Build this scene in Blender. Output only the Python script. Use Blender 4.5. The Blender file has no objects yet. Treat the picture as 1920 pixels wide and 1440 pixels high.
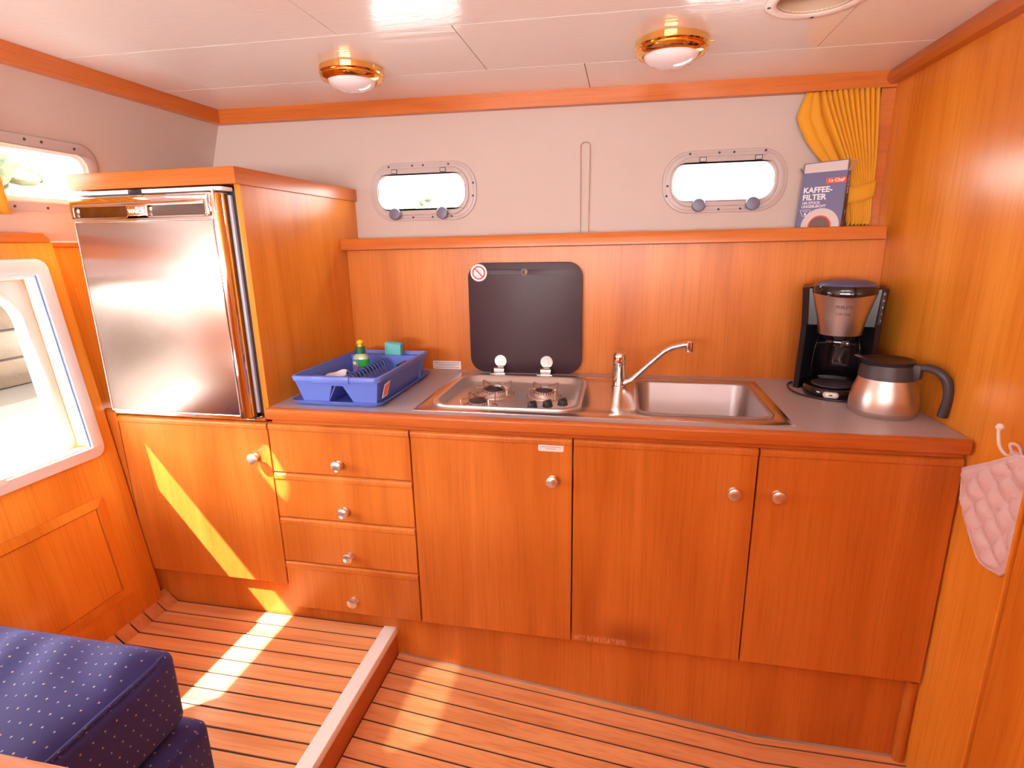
import bpy, bmesh, math, random
from mathutils import Vector, Matrix, Euler
from mathutils.geometry import tessellate_polygon
random.seed(7)
sc = bpy.context.scene
COL = sc.collection
R = math.radians

# ------------------------------------------------------------------ camera
cam_d = bpy.data.cameras.new('camera')
cam = bpy.data.objects.new('camera', cam_d)
COL.objects.link(cam)
yaw, pitch, roll = 0.2036, -0.249, -0.0179
fwd = Vector((-math.sin(yaw)*math.cos(pitch), math.cos(yaw)*math.cos(pitch), math.sin(pitch)))
r0 = Vector((math.cos(yaw), math.sin(yaw), 0))
u0 = r0.cross(fwd)
cr = r0*math.cos(roll) + u0*math.sin(roll)
cu = u0*math.cos(roll) - r0*math.sin(roll)
cam.matrix_world = Matrix(((cr.x, cu.x, -fwd.x, 0.1854), (cr.y, cu.y, -fwd.y, -1.5), (cr.z, cu.z, -fwd.z, 0.493), (0, 0, 0, 1)))
cam_d.sensor_width = 36.0
cam_d.lens = 1029.8*36/1920
cam_d.clip_start = 0.01
sc.camera = cam

# ------------------------------------------------------------------ world, sun, rear fill lamp, exposure
W = bpy.data.worlds.new('world'); sc.world = W; W.use_nodes = True
wn = W.node_tree.nodes; wl = W.node_tree.links
bg = wn['Background']
bg.inputs['Color'].default_value = (1.0, 0.99, 0.975, 1)       # bright hazy sky
bg.inputs['Strength'].default_value = 10.0
sun_d = bpy.data.lights.new('sun', 'SUN'); sun_d.energy = 19.0; sun_d.angle = R(0.6); sun_d.color = (1, 0.94, 0.84)
sun = bpy.data.objects.new('sun', sun_d); COL.objects.link(sun)
sun.location = (-6, -4, 8)
sun.rotation_euler = Vector((0.72, 0.50, -1.0)).to_track_quat('-Z', 'Y').to_euler()
def area(name, loc, d, sx, sy, energy, color=(1, .985, .965)):
    l = bpy.data.lights.new(name, 'AREA'); l.shape = 'RECTANGLE'; l.size = sx; l.size_y = sy
    l.energy = energy; l.color = color
    o = bpy.data.objects.new(name, l); COL.objects.link(o); o.location = loc
    o.rotation_euler = Vector(d).to_track_quat('-Z', 'Y').to_euler()
    return o
# added fill lamp at the unseen rear windows, tilted up to brighten the ceiling
area('rear_fill', (-0.25, -3.02, 0.42), (0, 1, 0.75), 2.2, 0.4, 42)
sc.view_settings.view_transform = 'Standard'
sc.view_settings.look = 'None'
sc.view_settings.gamma = 1.0
sc.view_settings.use_curve_mapping = False
sc.view_settings.exposure = 0.78
sc.cycles.max_bounces = 14
sc.cycles.diffuse_bounces = 8
sc.cycles.transparent_max_bounces = 16
sc.cycles.sample_clamp_indirect = 12.0

# ------------------------------------------------------------------ materials
def newmat(name):
    m = bpy.data.materials.new(name); m.use_nodes = True
    nt = m.node_tree
    return m, nt, nt.nodes, nt.links, nt.nodes['Principled BSDF']
def N(nt, t, **kw):
    n = nt.nodes.new(t)
    for k, v in kw.items():
        setattr(n, k, v)
    return n
def plain(name, col, rough=.5, metal=0.0, coat=0.0, spec=.5, bump=0.0, bscale=200, speck=None):
    m, nt, ns, lk, b = newmat(name)
    b.inputs['Base Color'].default_value = (*col, 1)
    b.inputs['Roughness'].default_value = rough
    b.inputs['Metallic'].default_value = metal
    b.inputs['Coat Weight'].default_value = coat
    b.inputs['Coat Roughness'].default_value = .08
    b.inputs['Specular IOR Level'].default_value = spec
    if bump or speck:
        tc = N(nt, 'ShaderNodeTexCoord'); no = N(nt, 'ShaderNodeTexNoise')
        no.inputs['Scale'].default_value = bscale; no.inputs['Detail'].default_value = 3
        lk.new(tc.outputs['Object'], no.inputs['Vector'])
        if bump:
            bu = N(nt, 'ShaderNodeBump'); bu.inputs['Strength'].default_value = bump; bu.inputs['Distance'].default_value = .002
            lk.new(no.outputs['Fac'], bu.inputs['Height']); lk.new(bu.outputs['Normal'], b.inputs['Normal'])
        if speck:
            cr_ = N(nt, 'ShaderNodeValToRGB')
            cr_.color_ramp.elements[0].position = .40; cr_.color_ramp.elements[0].color = (*speck, 1)
            cr_.color_ramp.elements[1].position = .62; cr_.color_ramp.elements[1].color = (*col, 1)
            lk.new(no.outputs['Fac'], cr_.inputs['Fac']); lk.new(cr_.outputs['Color'], b.inputs['Base Color'])
    return m
def wood(name, dark, mid, light, axis='z', rough=.33, fine=150, coat=.0, across=9.0, bump=.05, spec=.4, worn=False, lean=None):
    m, nt, ns, lk, b = newmat(name)
    tc = N(nt, 'ShaderNodeTexCoord'); oi = N(nt, 'ShaderNodeObjectInfo')
    mul = N(nt, 'ShaderNodeVectorMath', operation='SCALE'); mul.inputs['Scale'].default_value = 1.0
    cmb = N(nt, 'ShaderNodeCombineXYZ')
    rm = N(nt, 'ShaderNodeMath', operation='MULTIPLY'); rm.inputs[1].default_value = 17.0
    lk.new(oi.outputs['Random'], rm.inputs[0])
    for i in range(3): lk.new(rm.outputs[0], cmb.inputs[i])
    add = N(nt, 'ShaderNodeVectorMath', operation='ADD')
    lk.new(tc.outputs['Object'], add.inputs[0]); lk.new(cmb.outputs[0], add.inputs[1])
    def stretched(a, al):
        mp = N(nt, 'ShaderNodeMapping')
        s = [a, a, a]; s['xyz'.index(axis)] = al
        if lean: s['xyz'.index(lean)] = al
        mp.inputs['Scale'].default_value = s
        lk.new(add.outputs[0], mp.inputs['Vector'])
        return mp
    n1 = N(nt, 'ShaderNodeTexNoise'); n1.inputs['Scale'].default_value = 1; n1.inputs['Detail'].default_value = 5; n1.inputs['Distortion'].default_value = .5
    lk.new(stretched(across, .9).outputs[0], n1.inputs['Vector'])
    n2 = N(nt, 'ShaderNodeTexNoise'); n2.inputs['Scale'].default_value = 1; n2.inputs['Detail'].default_value = 2
    lk.new(stretched(fine, 4.0).outputs[0], n2.inputs['Vector'])
    ramp = N(nt, 'ShaderNodeValToRGB')
    e = ramp.color_ramp.elements
    e[0].position = .30; e[0].color = (*dark, 1); e[1].position = .72; e[1].color = (*light, 1)
    em = ramp.color_ramp.elements.new(.5); em.color = (*mid, 1)
    lk.new(n1.outputs['Fac'], ramp.inputs['Fac'])
    r2 = N(nt, 'ShaderNodeValToRGB')
    r2.color_ramp.elements[0].position = .30; r2.color_ramp.elements[0].color = (.80, .72, .66, 1)
    r2.color_ramp.elements[1].position = .52; r2.color_ramp.elements[1].color = (1, 1, 1, 1)
    lk.new(n2.outputs['Fac'], r2.inputs['Fac'])
    mx = N(nt, 'ShaderNodeMix', data_type='RGBA', blend_type='MULTIPLY'); mx.inputs[0].default_value = .55
    lk.new(ramp.outputs['Color'], mx.inputs[6]); lk.new(r2.outputs['Color'], mx.inputs[7])
    out = mx.outputs[2]
    if worn:      # water stain and scuffed varnish along the lower left of the door
        sep = N(nt, 'ShaderNodeSeparateXYZ'); lk.new(tc.outputs['Object'], sep.inputs[0])
        def band(sock, lo, hi, soft):
            a = N(nt, 'ShaderNodeMapRange', interpolation_type='SMOOTHSTEP'); a.inputs[1].default_value = lo-soft; a.inputs[2].default_value = lo+soft
            c = N(nt, 'ShaderNodeMapRange', interpolation_type='SMOOTHSTEP'); c.inputs[1].default_value = hi+soft; c.inputs[2].default_value = hi-soft
            lk.new(sock, a.inputs[0]); lk.new(sock, c.inputs[0])
            p = N(nt, 'ShaderNodeMath', operation='MULTIPLY'); lk.new(a.outputs[0], p.inputs[0]); lk.new(c.outputs[0], p.inputs[1])
            return p.outputs[0]
        def both(x, z, g):
            p = N(nt, 'ShaderNodeMath', operation='MULTIPLY'); lk.new(x, p.inputs[0]); lk.new(z, p.inputs[1])
            q = N(nt, 'ShaderNodeMath', operation='MULTIPLY'); lk.new(p.outputs[0], q.inputs[0]); q.inputs[1].default_value = g
            return q.outputs[0]
        m1 = N(nt, 'ShaderNodeMix', data_type='RGBA'); m1.inputs[7].default_value = (.26, .045, .012, 1)
        lk.new(both(band(sep.outputs[0], .09, .26, .07), band(sep.outputs[2], .0, .075, .05), .7), m1.inputs[0]); lk.new(out, m1.inputs[6])
        nz = N(nt, 'ShaderNodeTexNoise'); nz.inputs['Scale'].default_value = 1; nz.inputs['Detail'].default_value = 4
        mp3 = N(nt, 'ShaderNodeMapping'); mp3.inputs['Scale'].default_value = (160, 160, 40); lk.new(tc.outputs['Object'], mp3.inputs[0]); lk.new(mp3.outputs[0], nz.inputs['Vector'])
        th = N(nt, 'ShaderNodeMapRange'); th.inputs[1].default_value = .38; th.inputs[2].default_value = .6; lk.new(nz.outputs['Fac'], th.inputs[0])
        w = N(nt, 'ShaderNodeMath', operation='MULTIPLY'); lk.new(th.outputs[0], w.inputs[0])
        lk.new(both(band(sep.outputs[0], .006, .17, .012), band(sep.outputs[2], .006, .024, .006), .75), w.inputs[1])
        m2 = N(nt, 'ShaderNodeMix', data_type='RGBA'); m2.inputs[7].default_value = (.72, .38, .20, 1)
        lk.new(w.outputs[0], m2.inputs[0]); lk.new(m1.outputs[2], m2.inputs[6])
        out = m2.outputs[2]
    lk.new(out, b.inputs['Base Color'])
    b.inputs['Roughness'].default_value = rough; b.inputs['Coat Weight'].default_value = coat; b.inputs['Coat Roughness'].default_value = .1
    b.inputs['Specular IOR Level'].default_value = spec
    bu = N(nt, 'ShaderNodeBump'); bu.inputs['Strength'].default_value = bump; bu.inputs['Distance'].default_value = .001
    lk.new(n2.outputs['Fac'], bu.inputs['Height']); lk.new(bu.outputs['Normal'], b.inputs['Normal'])
    return m
WD, WM, WL = (.51, .135, .017), (.63, .187, .027), (.72, .24, .042)
M = {}
M['wood'] = wood('teak_veneer_upright', WD, WM, WL, 'z')
M['wood_worn'] = wood('teak_veneer_worn', WD, WM, WL, 'z', worn=True)
M['wood_x'] = wood('teak_along_x', (.48, .115, .018), (.57, .155, .027), (.64, .195, .038), 'x', rough=.28)
M['wood_y'] = wood('teak_along_y', (.48, .115, .018), (.57, .155, .027), (.64, .195, .038), 'y', rough=.28)
M['wood_wall'] = wood('teak_panel_wall', (.64, .19, .018), (.78, .275, .028), (.86, .35, .045), 'z', rough=.27, across=6.0)
M['wood_lean'] = wood('teak_lining', (.64, .19, .018), (.78, .275, .028), (.86, .35, .045), 'z', rough=.27, across=6.0, lean='x')
M['plank'] = wood('teak_deck_plank', (.72, .31, .125), (.84, .40, .17), (.90, .47, .21), 'x', rough=.26, across=22, fine=120, spec=.5)
M['plank_y'] = wood('teak_border_plank', (.56, .19, .065), (.66, .245, .09), (.72, .29, .11), 'x', rough=.3, across=22, fine=120)
M['caulk'] = plain('black_caulking', (.018, .014, .02), .55)
M['vinyl'] = plain('cream_vinyl', (.55, .45, .405), .55, bump=.25, bscale=320)
M['gap'] = plain('shadow_gap', (.02, .012, .01), .8)
M['groove'] = plain('panel_groove', (.42, .27, .2), .7)
M['laminate'] = plain('grey_speckled_laminate', (.60, .555, .60), .40, speck=(.34, .305, .35), bscale=420)
M['alu'] = plain('brushed_aluminium', (.90, .89, .90), .36)
M['alu_white'] = plain('white_lacquered_aluminium', (.80, .75, .77), .35)
M['frame_grey'] = plain('grey_lacquered_window_frame', (.50, .425, .415), .4)
M['white'] = plain('white_plastic', (.9, .88, .86), .35)
M['chrome'] = plain('chrome', (.88, .86, .85), .07, metal=1)
M['steel'] = plain('stainless_steel', (.66, .60, .58), .24, metal=1)
M['steel_tray'] = plain('stainless_hob_tray', (.80, .75, .73), .30, metal=.7)
M['wire'] = plain('steel_wire', (.75, .70, .67), .2, metal=1)
M['brass'] = plain('polished_brass', (.95, .60, .20), .09, metal=1)
M['opal'] = plain('opal_glass', (.86, .84, .90), .12, coat=.6)
M['black'] = plain('black_plastic', (.016, .012, .016), .32)
M['black_gloss'] = plain('glossy_black_plastic', (.008, .006, .009), .08, coat=.5)
M['grey_dark'] = plain('dark_grey_plastic', (.055, .045, .055), .42)
M['rubber'] = plain('dark_rubber', (.03, .03, .04), .5)
M['navy'] = plain('blue_grey_plastic', (.075, .08, .16), .3)
M['knob_grey'] = plain('slate_grey_plastic', (.16, .155, .24), .4)
M['enamel'] = plain('brown_black_enamel', (.06, .035, .04), .3)
M['lid'] = plain('smoked_glass_lid', (.062, .030, .040), .42, spec=.35, speck=(.04, .018, .028), bscale=700)
M['blue'] = plain('blue_plastic', (.125, .21, .70), .36)
M['blue_dark'] = plain('deep_blue_plastic', (.06, .11, .42), .4)
M['yellow'] = plain('yellow_plastic', (.85, .62, .02), .35)
M['green_cap'] = plain('dark_green_plastic', (.02, .16, .09), .4)
M['soap'] = plain('green_liquid', (.03, .36, .03), .12, coat=.4)
M['clear'] = plain('clear_plastic', (.42, .50, .34), .12)
M['turq'] = plain('turquoise_sponge', (.16, .62, .66), .9, bump=.6, bscale=260)
M['paper'] = plain('white_paper', (.86, .84, .85), .6)
M['red'] = plain('red_print', (.70, .02, .06), .5)
M['redorange'] = plain('orange_red_print', (.80, .10, .04), .5)
M['ink'] = plain('dark_print', (.03, .03, .05), .5)
M['pale_ink'] = plain('pale_grey_print', (.42, .42, .52), .5)
M['print_blue'] = plain('blue_print', (.05, .2, .6), .5)
M['orange_p'] = plain('orange_print', (.85, .35, .05), .5)
M['carton'] = plain('slate_blue_carton', (.15, .155, .30), .45)
M['carton_side'] = plain('dark_carton', (.055, .03, .045), .5)
M['flap'] = plain('grey_card', (.62, .55, .55), .6)
M['coffee'] = plain('coffee_print', (.16, .10, .09), .5)
M['curtain'] = plain('ochre_curtain_cloth', (.72, .33, .018), .8, bump=.3, bscale=500)
M['cloth'] = plain('pale_dishcloth', (.72, .76, .86), .8, bump=.5, bscale=150)
M['mitt'] = plain('pale_pink_quilted_cotton', (.80, .63, .66), .85, bump=.5, bscale=480)
M['beige'] = plain('beige_duct_lining', (.55, .38, .26), .6)
M['water'] = plain('canal_water', (.075, .06, .05), .35, spec=.25)
M['quay'] = wood('weathered_quay_timber', (.055, .034, .018), (.075, .048, .026), (.10, .066, .036), 'y', rough=.8)
M['leaf'] = plain('hedge_leaves', (.22, .26, .16), .8, speck=(.12, .15, .09), bscale=6)
M['boat_white'] = plain('white_gelcoat', (.82, .82, .84), .3)
M['tarp'] = plain('grey_boat_cover', (.10, .11, .115), .7)

def brushed(name, col, rough, axis='x', aniso=0.0, arot=0.0):
    m, nt, ns, lk, b = newmat(name)
    b.inputs['Base Color'].default_value = (*col, 1); b.inputs['Metallic'].default_value = 1
    b.inputs['Roughness'].default_value = rough
    b.inputs['Anisotropic'].default_value = aniso; b.inputs['Anisotropic Rotation'].default_value = arot
    tg = N(nt, 'ShaderNodeTangent', direction_type='RADIAL', axis='Z'); lk.new(tg.outputs[0], b.inputs['Tangent'])
    tc = N(nt, 'ShaderNodeTexCoord'); mp = N(nt, 'ShaderNodeMapping')
    s = [900, 900, 900]; s['xyz'.index(axis)] = 3
    mp.inputs['Scale'].default_value = s
    no = N(nt, 'ShaderNodeTexNoise'); no.inputs['Scale'].default_value = 1
    bu = N(nt, 'ShaderNodeBump'); bu.inputs['Strength'].default_value = .12; bu.inputs['Distance'].default_value = .001
    lk.new(tc.outputs['Object'], mp.inputs[0]); lk.new(mp.outputs[0], no.inputs['Vector']); lk.new(no.outputs['Fac'], bu.inputs['Height']); lk.new(bu.outputs[0], b.inputs['Normal'])
    return m
M['brushed'] = brushed('brushed_steel', (.56, .47, .44), .25, 'z', .85, 0.0)
M['brushed_z'] = brushed('brushed_steel_upright', (.72, .62, .58), .34, 'z')

def ceil_mat():
    m, nt, ns, lk, b = newmat('white_ceiling_veneer')
    tc = N(nt, 'ShaderNodeTexCoord'); oi = N(nt, 'ShaderNodeObjectInfo')
    add = N(nt, 'ShaderNodeVectorMath', operation='ADD'); cmb = N(nt, 'ShaderNodeCombineXYZ')
    rm = N(nt, 'ShaderNodeMath', operation='MULTIPLY'); rm.inputs[1].default_value = 9
    lk.new(oi.outputs['Random'], rm.inputs[0]); lk.new(rm.outputs[0], cmb.inputs[0]); lk.new(rm.outputs[0], cmb.inputs[1])
    lk.new(tc.outputs['Object'], add.inputs[0]); lk.new(cmb.outputs[0], add.inputs[1])
    mp = N(nt, 'ShaderNodeMapping'); mp.inputs['Scale'].default_value = (1.6, 16, 1)
    lk.new(add.outputs[0], mp.inputs[0])
    no = N(nt, 'ShaderNodeTexNoise'); no.inputs['Scale'].default_value = 1.4; no.inputs['Detail'].default_value = 2; no.inputs['Distortion'].default_value = 1.2
    lk.new(mp.outputs[0], no.inputs['Vector'])
    wv = N(nt, 'ShaderNodeMath', operation='MULTIPLY'); wv.inputs[1].default_value = 60
    sn = N(nt, 'ShaderNodeMath', operation='SINE')
    lk.new(no.outputs['Fac'], wv.inputs[0]); lk.new(wv.outputs[0], sn.inputs[0])
    bu = N(nt, 'ShaderNodeBump'); bu.inputs['Strength'].default_value = .05; bu.inputs['Distance'].default_value = .0012
    lk.new(sn.outputs[0], bu.inputs['Height']); lk.new(bu.outputs[0], b.inputs['Normal'])
    b.inputs['Base Color'].default_value = (.86, .88, .89, 1); b.inputs['Roughness'].default_value = .14
    return m
M['ceiling'] = ceil_mat()

def glass_mat(name, tint=(.97, .98, .97), fac=.06):
    m = bpy.data.materials.new(name); m.use_nodes = True; nt = m.node_tree
    nt.nodes.clear()
    o = N(nt, 'ShaderNodeOutputMaterial'); t = N(nt, 'ShaderNodeBsdfTransparent'); g = N(nt, 'ShaderNodeBsdfGlossy'); mx = N(nt, 'ShaderNodeMixShader')
    t.inputs[0].default_value = (*tint, 1); g.inputs['Roughness'].default_value = .03
    lw = N(nt, 'ShaderNodeLayerWeight'); lw.inputs[0].default_value = .5
    pw = N(nt, 'ShaderNodeMath', operation='POWER'); pw.inputs[1].default_value = 5
    ma = N(nt, 'ShaderNodeMath', operation='MULTIPLY_ADD'); ma.inputs[1].default_value = .6; ma.inputs[2].default_value = .03
    nt.links.new(lw.outputs['Facing'], pw.inputs[0]); nt.links.new(pw.outputs[0], ma.inputs[0])
    nt.links.new(ma.outputs[0], mx.inputs[0]); nt.links.new(t.outputs[0], mx.inputs[1]); nt.links.new(g.outputs[0], mx.inputs[2]); nt.links.new(mx.outputs[0], o.inputs[0])
    return m
M['pane'] = glass_mat('window_glass')

def cushion_mat():
    m, nt, ns, lk, b = newmat('navy_dotted_upholstery')
    tc = N(nt, 'ShaderNodeTexCoord'); ge = N(nt, 'ShaderNodeNewGeometry')
    s = N(nt, 'ShaderNodeSeparateXYZ'); lk.new(tc.outputs['Object'], s.inputs[0])
    n = N(nt, 'ShaderNodeSeparateXYZ'); lk.new(ge.outputs['True Normal'], n.inputs[0])
    def mth(op, a, b_=None):
        q = N(nt, 'ShaderNodeMath', operation=op)
        for i, v in enumerate((a, b_)):
            if v is None: continue
            if isinstance(v, (int, float)): q.inputs[i].default_value = v
            else: lk.new(v, q.inputs[i])
        return q.outputs[0]
    sx = mth('GREATER_THAN', mth('ABSOLUTE', n.outputs[0]), .6)
    sy = mth('GREATER_THAN', mth('ABSOLUTE', n.outputs[1]), .6)
    def mixv(f, a, c): return mth('ADD', mth('MULTIPLY', a, mth('SUBTRACT', 1.0, f)), mth('MULTIPLY', c, f))
    U = mixv(sx, s.outputs[0], s.outputs[1])
    V = mixv(mth('MAXIMUM', sx, sy), s.outputs[1], s.outputs[2])
    P = .0245
    u = mth('DIVIDE', mth('ADD', U, 10.0), P); v = mth('DIVIDE', mth('ADD', V, 10.0), P)
    row = mth('FLOOR', v)
    u2 = mth('ADD', u, mth('MULTIPLY', mth('MODULO', row, 2.0), .5))
    du = mth('ABSOLUTE', mth('SUBTRACT', mth('FRACT', u2), .5)); dv = mth('ABSOLUTE', mth('SUBTRACT', mth('FRACT', v), .5))
    dot = mth('MULTIPLY', mth('LESS_THAN', du, .065), mth('LESS_THAN', dv, .075))
    gold = mth('LESS_THAN', mth('FRACT', mth('MULTIPLY', mth('ADD', mth('FLOOR', u2), mth('MULTIPLY', row, 1.7)), .37)), .4)
    dc = N(nt, 'ShaderNodeMix', data_type='RGBA'); dc.inputs[6].default_value = (.34, .36, .52, 1); dc.inputs[7].default_value = (.50, .40, .20, 1)
    lk.new(gold, dc.inputs[0])
    no = N(nt, 'ShaderNodeTexNoise'); no.inputs['Scale'].default_value = 900; lk.new(tc.outputs['Object'], no.inputs['Vector'])
    fb = N(nt, 'ShaderNodeValToRGB'); fb.color_ramp.elements[0].color = (.018, .019, .125, 1); fb.color_ramp.elements[1].color = (.040, .038, .215, 1)
    lk.new(no.outputs['Fac'], fb.inputs[0])
    mx = N(nt, 'ShaderNodeMix', data_type='RGBA'); lk.new(dot, mx.inputs[0]); lk.new(fb.outputs[0], mx.inputs[6]); lk.new(dc.outputs[2], mx.inputs[7])
    lk.new(mx.outputs[2], b.inputs['Base Color']); b.inputs['Roughness'].default_value = .8
    b.inputs['Sheen Weight'].default_value = .12; b.inputs['Sheen Tint'].default_value = (.5, .5, .9, 1)
    bu = N(nt, 'ShaderNodeBump'); bu.inputs['Strength'].default_value = .3; bu.inputs['Distance'].default_value = .001
    lk.new(no.outputs['Fac'], bu.inputs['Height']); lk.new(bu.outputs[0], b.inputs['Normal'])
    return m
M['cushion'] = cushion_mat()

# ------------------------------------------------------------------ mesh helpers
def frame(o, u, v):
    u = Vector(u).normalized(); v = Vector(v); v = (v - u*v.dot(u)).normalized(); n = u.cross(v)
    return Matrix(((u.x, v.x, n.x, o[0]), (u.y, v.y, n.y, o[1]), (u.z, v.z, n.z, o[2]), (0, 0, 0, 1)))
XZ = lambda y=0: frame((0, y, 0), (1, 0, 0), (0, 0, 1))       # plane facing the camera; its n points to -y
XY = lambda z=0: frame((0, 0, z), (1, 0, 0), (0, 1, 0))
def rrect(x0, x1, y0, y1, r, n=8):
    r = min(r, (x1-x0)/2-1e-5, (y1-y0)/2-1e-5); out = []
    for cx, cy, a0 in ((x1-r, y1-r, 0), (x0+r, y1-r, 90), (x0+r, y0+r, 180), (x1-r, y0+r, 270)):
        for i in range(n+1):
            a = R(a0+90*i/n); out.append((cx+r*math.cos(a), cy+r*math.sin(a)))
    return out
def circ(cx, cy, r, n=32, a0=0, a1=360):
    full = abs(a1-a0) >= 360
    return [(cx+r*math.cos(R(a0+(a1-a0)*i/(n if full else n-1))), cy+r*math.sin(R(a0+(a1-a0)*i/(n if full else n-1)))) for i in range(n)]
class MB:
    def __init__(s): s.bm = bmesh.new()
    def add(s, vs, fs, Mx=None):
        v = [s.bm.verts.new(Mx @ Vector(p) if Mx else Vector(p)) for p in vs]
        for f in fs:
            try: s.bm.faces.new([v[i] for i in f])
            except ValueError: pass
        return s
    def box(s, x0, x1, y0, y1, z0, z1, bev=0, seg=2, Mx=None):
        t = bmesh.new()
        v = [t.verts.new((x, y, z)) for x in (x0, x1) for y in (y0, y1) for z in (z0, z1)]
        for f in ((0, 1, 3, 2), (4, 6, 7, 5), (0, 4, 5, 1), (2, 3, 7, 6), (0, 2, 6, 4), (1, 5, 7, 3)): t.faces.new([v[i] for i in f])
        bmesh.ops.recalc_face_normals(t, faces=t.faces)
        if bev: bmesh.ops.bevel(t, geom=t.edges[:], offset=bev, segments=seg, profile=.5, affect='EDGES')
        if Mx: t.transform(Mx)
        s.merge(t); return s
    def merge(s, t):
        me = bpy.data.meshes.new('tmp'); t.to_mesh(me); t.free(); s.bm.from_mesh(me); bpy.data.meshes.remove(me)
    def hexa(s, c):      # eight corners: bottom four counter-clockwise, then top four
        return s.add(c, [(3, 2, 1, 0), (4, 5, 6, 7), (0, 1, 5, 4), (1, 2, 6, 5), (2, 3, 7, 6), (3, 0, 4, 7)])
    def plate(s, outer, holes, a, b, Mx, bev=0):
        loops = [outer]+list(holes)
        pts = [p for l in loops for p in l]
        tris = tessellate_polygon([[Vector((x, y, 0)) for x, y in l] for l in loops])
        n = len(pts); t = bmesh.new()
        va = [t.verts.new((x, y, a)) for x, y in pts]; vb = [t.verts.new((x, y, b)) for x, y in pts]
        for q in tris:
            for vv in (va, vb):
                try: t.faces.new([vv[i] for i in q])
                except ValueError: pass
        k = 0
        for l in loops:
            m = len(l)
            for i in range(m):
                j = (i+1) % m
                t.faces.new((va[k+i], va[k+j], vb[k+j], vb[k+i]))
            k += m
        bmesh.ops.recalc_face_normals(t, faces=t.faces)
        if bev:
            es = [e for e in t.edges if len(e.link_faces) == 2 and e.calc_face_angle(0) > .9 and abs(e.verts[0].co.z-e.verts[1].co.z) < 1e-6 and abs(e.verts[0].co.z-max(a, b)) < 1e-6]
            bmesh.ops.bevel(t, geom=es, offset=bev, segments=2, profile=.5, affect='EDGES')
        t.transform(Mx); s.merge(t); return s
    def loft(s, loops, Mx=None, cap0=True, cap1=True, closed=True):
        rows = [[s.bm.verts.new(Mx @ Vector(p) if Mx else Vector(p)) for p in l] for l in loops]
        n = len(rows[0])
        for a, b in zip(rows, rows[1:]):
            for i in range(n if closed else n-1):
                j = (i+1) % n
                try: s.bm.faces.new((a[i], a[j], b[j], b[i]))
                except ValueError: pass
        if cap0: s.bm.faces.new(rows[0][::-1])
        if cap1: s.bm.faces.new(rows[-1])
        return s
    def lathe(s, prof, Mx=None, n=32, cap0=True, cap1=True):
        return s.loft([[(r*math.cos(2*math.pi*i/n), r*math.sin(2*math.pi*i/n), z) for i in range(n)] for r, z in prof], Mx, cap0, cap1)
    def tube(s, pts, r, n=8, closed=False, flat=1.0):
        P = [Vector(p) for p in pts]; m = len(P)
        rad = r if isinstance(r, (list, tuple)) else [r]*m
        loops = []; up = None
        for i in range(m):
            a = P[(i-1) % m] if (closed or i > 0) else P[i]; b = P[(i+1) % m] if (closed or i < m-1) else P[i]
            d = (b-a).normalized()
            if up is None:
                up = Vector((0, 0, 1)) if abs(d.z) < .9 else Vector((1, 0, 0))
            up = (up-d*up.dot(d)).normalized(); sd = d.cross(up)
            loops.append([P[i]+(sd*math.cos(2*math.pi*k/n)+up*math.sin(2*math.pi*k/n)*flat)*rad[i] for k in range(n)])
        if closed: loops.append(loops[0])
        return s.loft(loops, None, not closed, not closed)
    def grid(s, f, nu, nv):
        rows = [[s.bm.verts.new(f(i/nu, j/nv)) for i in range(nu+1)] for j in range(nv+1)]
        for j in range(nv):
            for i in range(nu):
                s.bm.faces.new((rows[j][i], rows[j][i+1], rows[j+1][i+1], rows[j+1][i]))
        return s
def arcpath(pts, r, n=6):
    """Round the corners of a polyline."""
    P = [Vector(p) for p in pts]; out = [P[0]]
    for a, b, c in zip(P, P[1:], P[2:]):
        d1 = (a-b); d2 = (c-b); l = min(r, d1.length*.49, d2.length*.49)
        p0 = b+d1.normalized()*l; p1 = b+d2.normalized()*l
        for i in range(n+1):
            t = i/n; out.append(p0*(1-t)**2+b*2*t*(1-t)+p1*t*t)
    out.append(P[-1]); return out

OFF = {}
def obj(name, mb, mat, parent=None, smooth=40, local=False, solid=0):
    me = bpy.data.meshes.new(name)
    bmesh.ops.remove_doubles(mb.bm, verts=mb.bm.verts, dist=1e-6)
    bmesh.ops.recalc_face_normals(mb.bm, faces=mb.bm.faces)
    off = OFF.get(parent.name, Vector()) if parent else Vector()
    if parent and not local: mb.bm.transform(Matrix.Translation(-off))
    mb.bm.to_mesh(me); mb.bm.free()
    me.materials.append(M[mat] if isinstance(mat, str) else mat)
    if smooth:
        for p in me.polygons: p.use_smooth = True
        me.set_sharp_from_angle(angle=R(smooth))
    o = bpy.data.objects.new(name, me); COL.objects.link(o)
    if parent: o.parent = parent
    OFF[o.name] = off.copy()
    if solid:
        md = o.modifiers.new('thickness', 'SOLIDIFY'); md.thickness = solid; md.offset = 0
    return o
def thing(name, label, cat, loc=(0, 0, 0), rotz=0, group=None):
    o = bpy.data.objects.new(name, None); COL.objects.link(o); o.empty_display_size = .05
    o.location = loc; o.rotation_euler = (0, 0, rotz); o['label'] = label; o['category'] = cat
    if group: o['group'] = group
    OFF[o.name] = Vector(loc); return o
def tag(o, label, cat, group=None):
    o['label'] = label; o['category'] = cat
    if group: o['group'] = group
    return o
def struct(o): o['kind'] = 'structure'; return o
def sroot(name, loc=(0, 0, 0)):
    o = bpy.data.objects.new(name, None); COL.objects.link(o); o.empty_display_size = .05; o.location = loc
    OFF[o.name] = Vector(loc); return struct(o)
def place(name, me, mat, parent, loc, rot=None):
    """An object that shares the mesh me, at world place loc under parent."""
    o = bpy.data.objects.new(name, me); COL.objects.link(o)
    if parent: o.parent = parent; o.location = Vector(loc)-OFF[parent.name]
    else: o.location = loc
    if rot: o.rotation_euler = rot
    return o
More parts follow.
